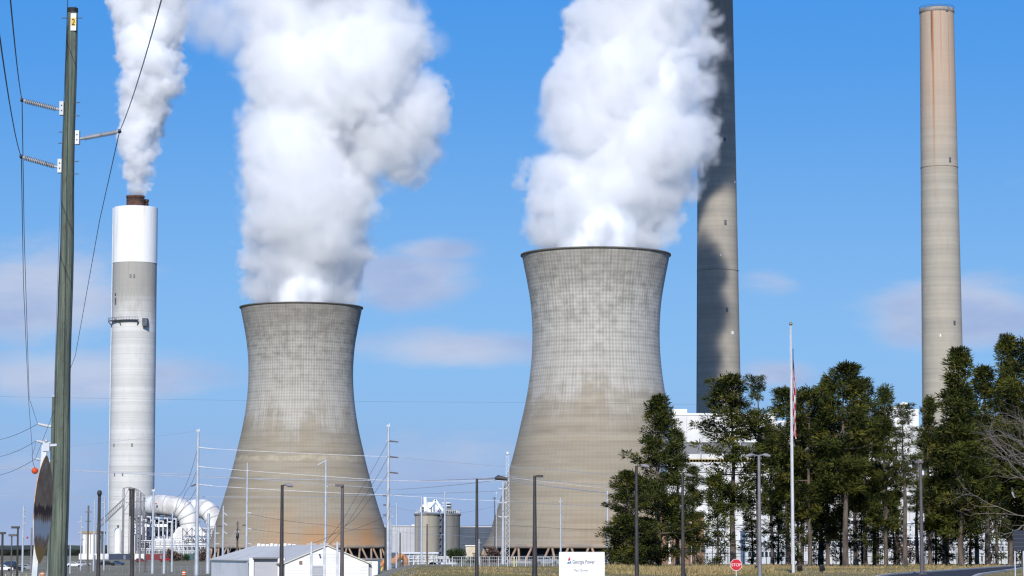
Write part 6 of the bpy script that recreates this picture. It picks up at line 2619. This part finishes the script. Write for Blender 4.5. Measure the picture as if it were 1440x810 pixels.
for kind, px, top, D, hw, turn, label in PINES:
    pr, H = protos[kind]
    b = G(px, D)
    h = P(px, top, D).z - b.z
    o = pr if kind not in used else copy_tree(pr)
    used.add(kind)
    o.location = b + Vector((0, 0, -.15))
    o.rotation_euler.z = turn
    sz = h / H
    sx = W(hw, D) / (SPREAD[kind] * .92)
    o.scale = (sx, sx, sz)
    tag(o, label, 'pine tree', 'pine trees in front of the white plant building')


# bare deciduous tree reaching in from the side
def bare_tree(b, H, seed, label):
    r = random.Random(seed)
    t = thing('bare_tree', b, label, 'bare tree')
    mb = MB()
    tw = MB()

    def grow(p, d, L, rad, lvl):
        n = 4
        pts = [p]
        q = p
        dd = d.copy()
        for i in range(n):
            dd = (dd + Vector((r.gauss(0, .13), r.gauss(0, .13), r.gauss(.02, .10)))).normalized()
            q = q + dd * L / n
            pts.append(q)
        (mb if lvl < 3 else tw).tube(pts, [rad * (1 - .45 * i / n) for i in range(n + 1)], 6 if lvl < 2 else 4 if lvl < 4 else 3)
        if lvl >= 5:
            return
        for k in range((3, 3, 3, 3, 2)[lvl]):
            i = r.choice((2, 3, 4)) if k else 4
            axis = Vector((r.gauss(0, 1), r.gauss(0, 1), r.gauss(0, 1))).normalized()
            nd = (dd + axis * r.uniform(.45, .85)).normalized()
            if lvl < 3:
                nd = (nd + Vector((-.28, -.05, .05))).normalized()
            grow(pts[i], nd, L * r.uniform(.58, .82), rad * .52, lvl + 1)

    mb.tube([Vector((0, 0, -.3)), Vector((.1, 0, 3)), Vector((0, 0, 6))], [.42, .32, .27], 8)
    for k, (z, e) in enumerate([(4.2, .30), (5.2, .5), (6, .8), (6, 1.2), (6, 1.8)]):
        d = Vector((-.95, r.uniform(-.4, .3), e)).normalized() if k < 4 else Vector((-.12, 0, 1))
        grow(Vector((0, 0, z)), d, H * .26, .10, 1)
    d = Vector((.8, .2, .5)).normalized()
    grow(Vector((0, 0, 5)), d, H * .25, .13, 1)
    mb.build('trunk', M_bare, t, local=False)
    tw.build('twigs', M_bare, t, local=False)
    return t


bare_tree(G(1522, 232), 18.5, 21, 'leafless grey tree reaching its bare branches in over the dark pines')


# shrubs
def shrub(px, D, hw, hpx, material, label, cat, seed, n=2600, blade=.28, name='shrub', low=False):
    r = random.Random(seed)
    b = G(px, D)
    t = thing(name, b, label, cat)
    w, h = W(hw, D), W(hpx, D)
    mb = MB()
    for k in range(7):
        a = r.uniform(0, 6.28)
        mb.tube([Vector((0, 0, -.1)), Vector((math.cos(a) * w * .25, math.sin(a) * w * .25, h * .45)), Vector((math.cos(a) * w * .55, math.sin(a) * w * .5, h * r.uniform(.6, .9)))], [.06, .04, .015], 4)
    mb.build('stem', M_bark, t, local=False)
    lob = [(Vector((r.gauss(0, .38) * w, r.gauss(0, .38) * w, h * r.uniform(.25, .72))), r.uniform(.28, .5) * min(w, h * .7)) for _ in range(11)]
    cs, ds, ts = [], [], []
    for j in range(n):
        c, rad = r.choice(lob)
        v = Vector((r.gauss(0, 1), r.gauss(0, 1), r.gauss(0, 1))).normalized()
        q = c + v * rad * r.uniform(.55, 1.1)
        q.z = max(q.z, .05)
        cs.append(tuple(q))
        ds.append(tuple(v + Vector((r.gauss(0, .5), r.gauss(0, .5), .3))))
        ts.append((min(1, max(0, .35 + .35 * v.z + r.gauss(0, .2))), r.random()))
    blades_mesh('foliage', cs, ds, blade * w / 2.2, blade * .5 * w / 2.2, ts, material, t)
    return t


shrub(645, 500, 15, 27, M_shrub, 'round dark green evergreen bush near the twin silos', 'bush', 3)
shrub(663, 520, 12, 14, M_shrub, 'low evergreen bush spreading beside the round dark bush', 'bush', 4, n=1300)
shrub(696, 620, 17, 36, M_twig_brush, 'leafless brown brush at the edge of the nearer tower foot', 'bush', 5, n=1500, blade=.42)
shrub(672, 640, 12, 26, M_twig_brush, 'leafless brown brush between the silos and the nearer tower', 'bush', 6, n=1200, blade=.42)
shrub(1277, 345, 18, 42, M_redleaf, 'red-brown leafed shrub beside the brown lamp post', 'bush', 7, n=1100, blade=.22)
shrub(1424, 350, 8, 26, M_redleaf, 'small red-brown shrub near the dark blue sign', 'bush', 8, n=600, blade=.22)
shrub(1008, 318, 14, 17, M_shrub, 'low green bush beside the red octagonal sign', 'bush', 9, n=1100, blade=.2)
shrub(985, 325, 12, 20, M_shrub, 'low green bush in front of the tan brick block', 'bush', 10, n=900, blade=.2)
shrub(259, 1150, 14, 9, M_shrub, 'low green bush under the white duct structure', 'bush', 11, n=900, blade=.2)
shrub(243, 1130, 13, 17, M_twig_brush, 'brown leafless bush near the red truck', 'bush', 12, n=900, blade=.4)
shrub(283, 1100, 13, 18, M_twig_brush, 'brown leafless bush beside the white duct hopper', 'bush', 13, n=900, blade=.4)


# grass: nobody could count it
def grass(name, n, xr, yr, hmin, hmax, dens=None, w=.05):
    cs, ds, ls, ts = [], [], [], []
    r = random.Random(name)
    while len(cs) < n:
        y = r.uniform(*yr)
        k = r.uniform(*xr)
        x = (k - 720) / F * y
        dn = mnoise.noise(Vector((x * .16, y * .05, 2.0)))
        if dn < r.uniform(-.7, .55):
            continue
        if road_x(y)[0] - .6 < x < road_x(y)[1] + .6:
            continue
        cs.append((x, y, ground_z(x, y) - .02))
        ds.append((r.gauss(0, .3), r.gauss(0, .3), 1))
        ls.append(r.uniform(hmin, hmax) * (.65 + .7 * max(0, dn + .3)))
        ts.append((r.random(), 1.0 if mnoise.noise(Vector((x * .09, y * .03, 8.0))) > .12 and r.random() < .7 else r.random() * .8))
    o = blades_mesh(name, cs, ds, ls, w, ts, M_drygrass, None, bend=.4)
    return tag(o, None, None, kind='stuff')


grass('dry_grass', 9000, (855, 1085), (226, 300), .35, .95)
grass('dry_grass', 15000, (520, 1460), (206, 318), .10, .28, w=.06)
grass('dry_grass', 5000, (840, 1460), (300, 345), .2, .5, w=.06)
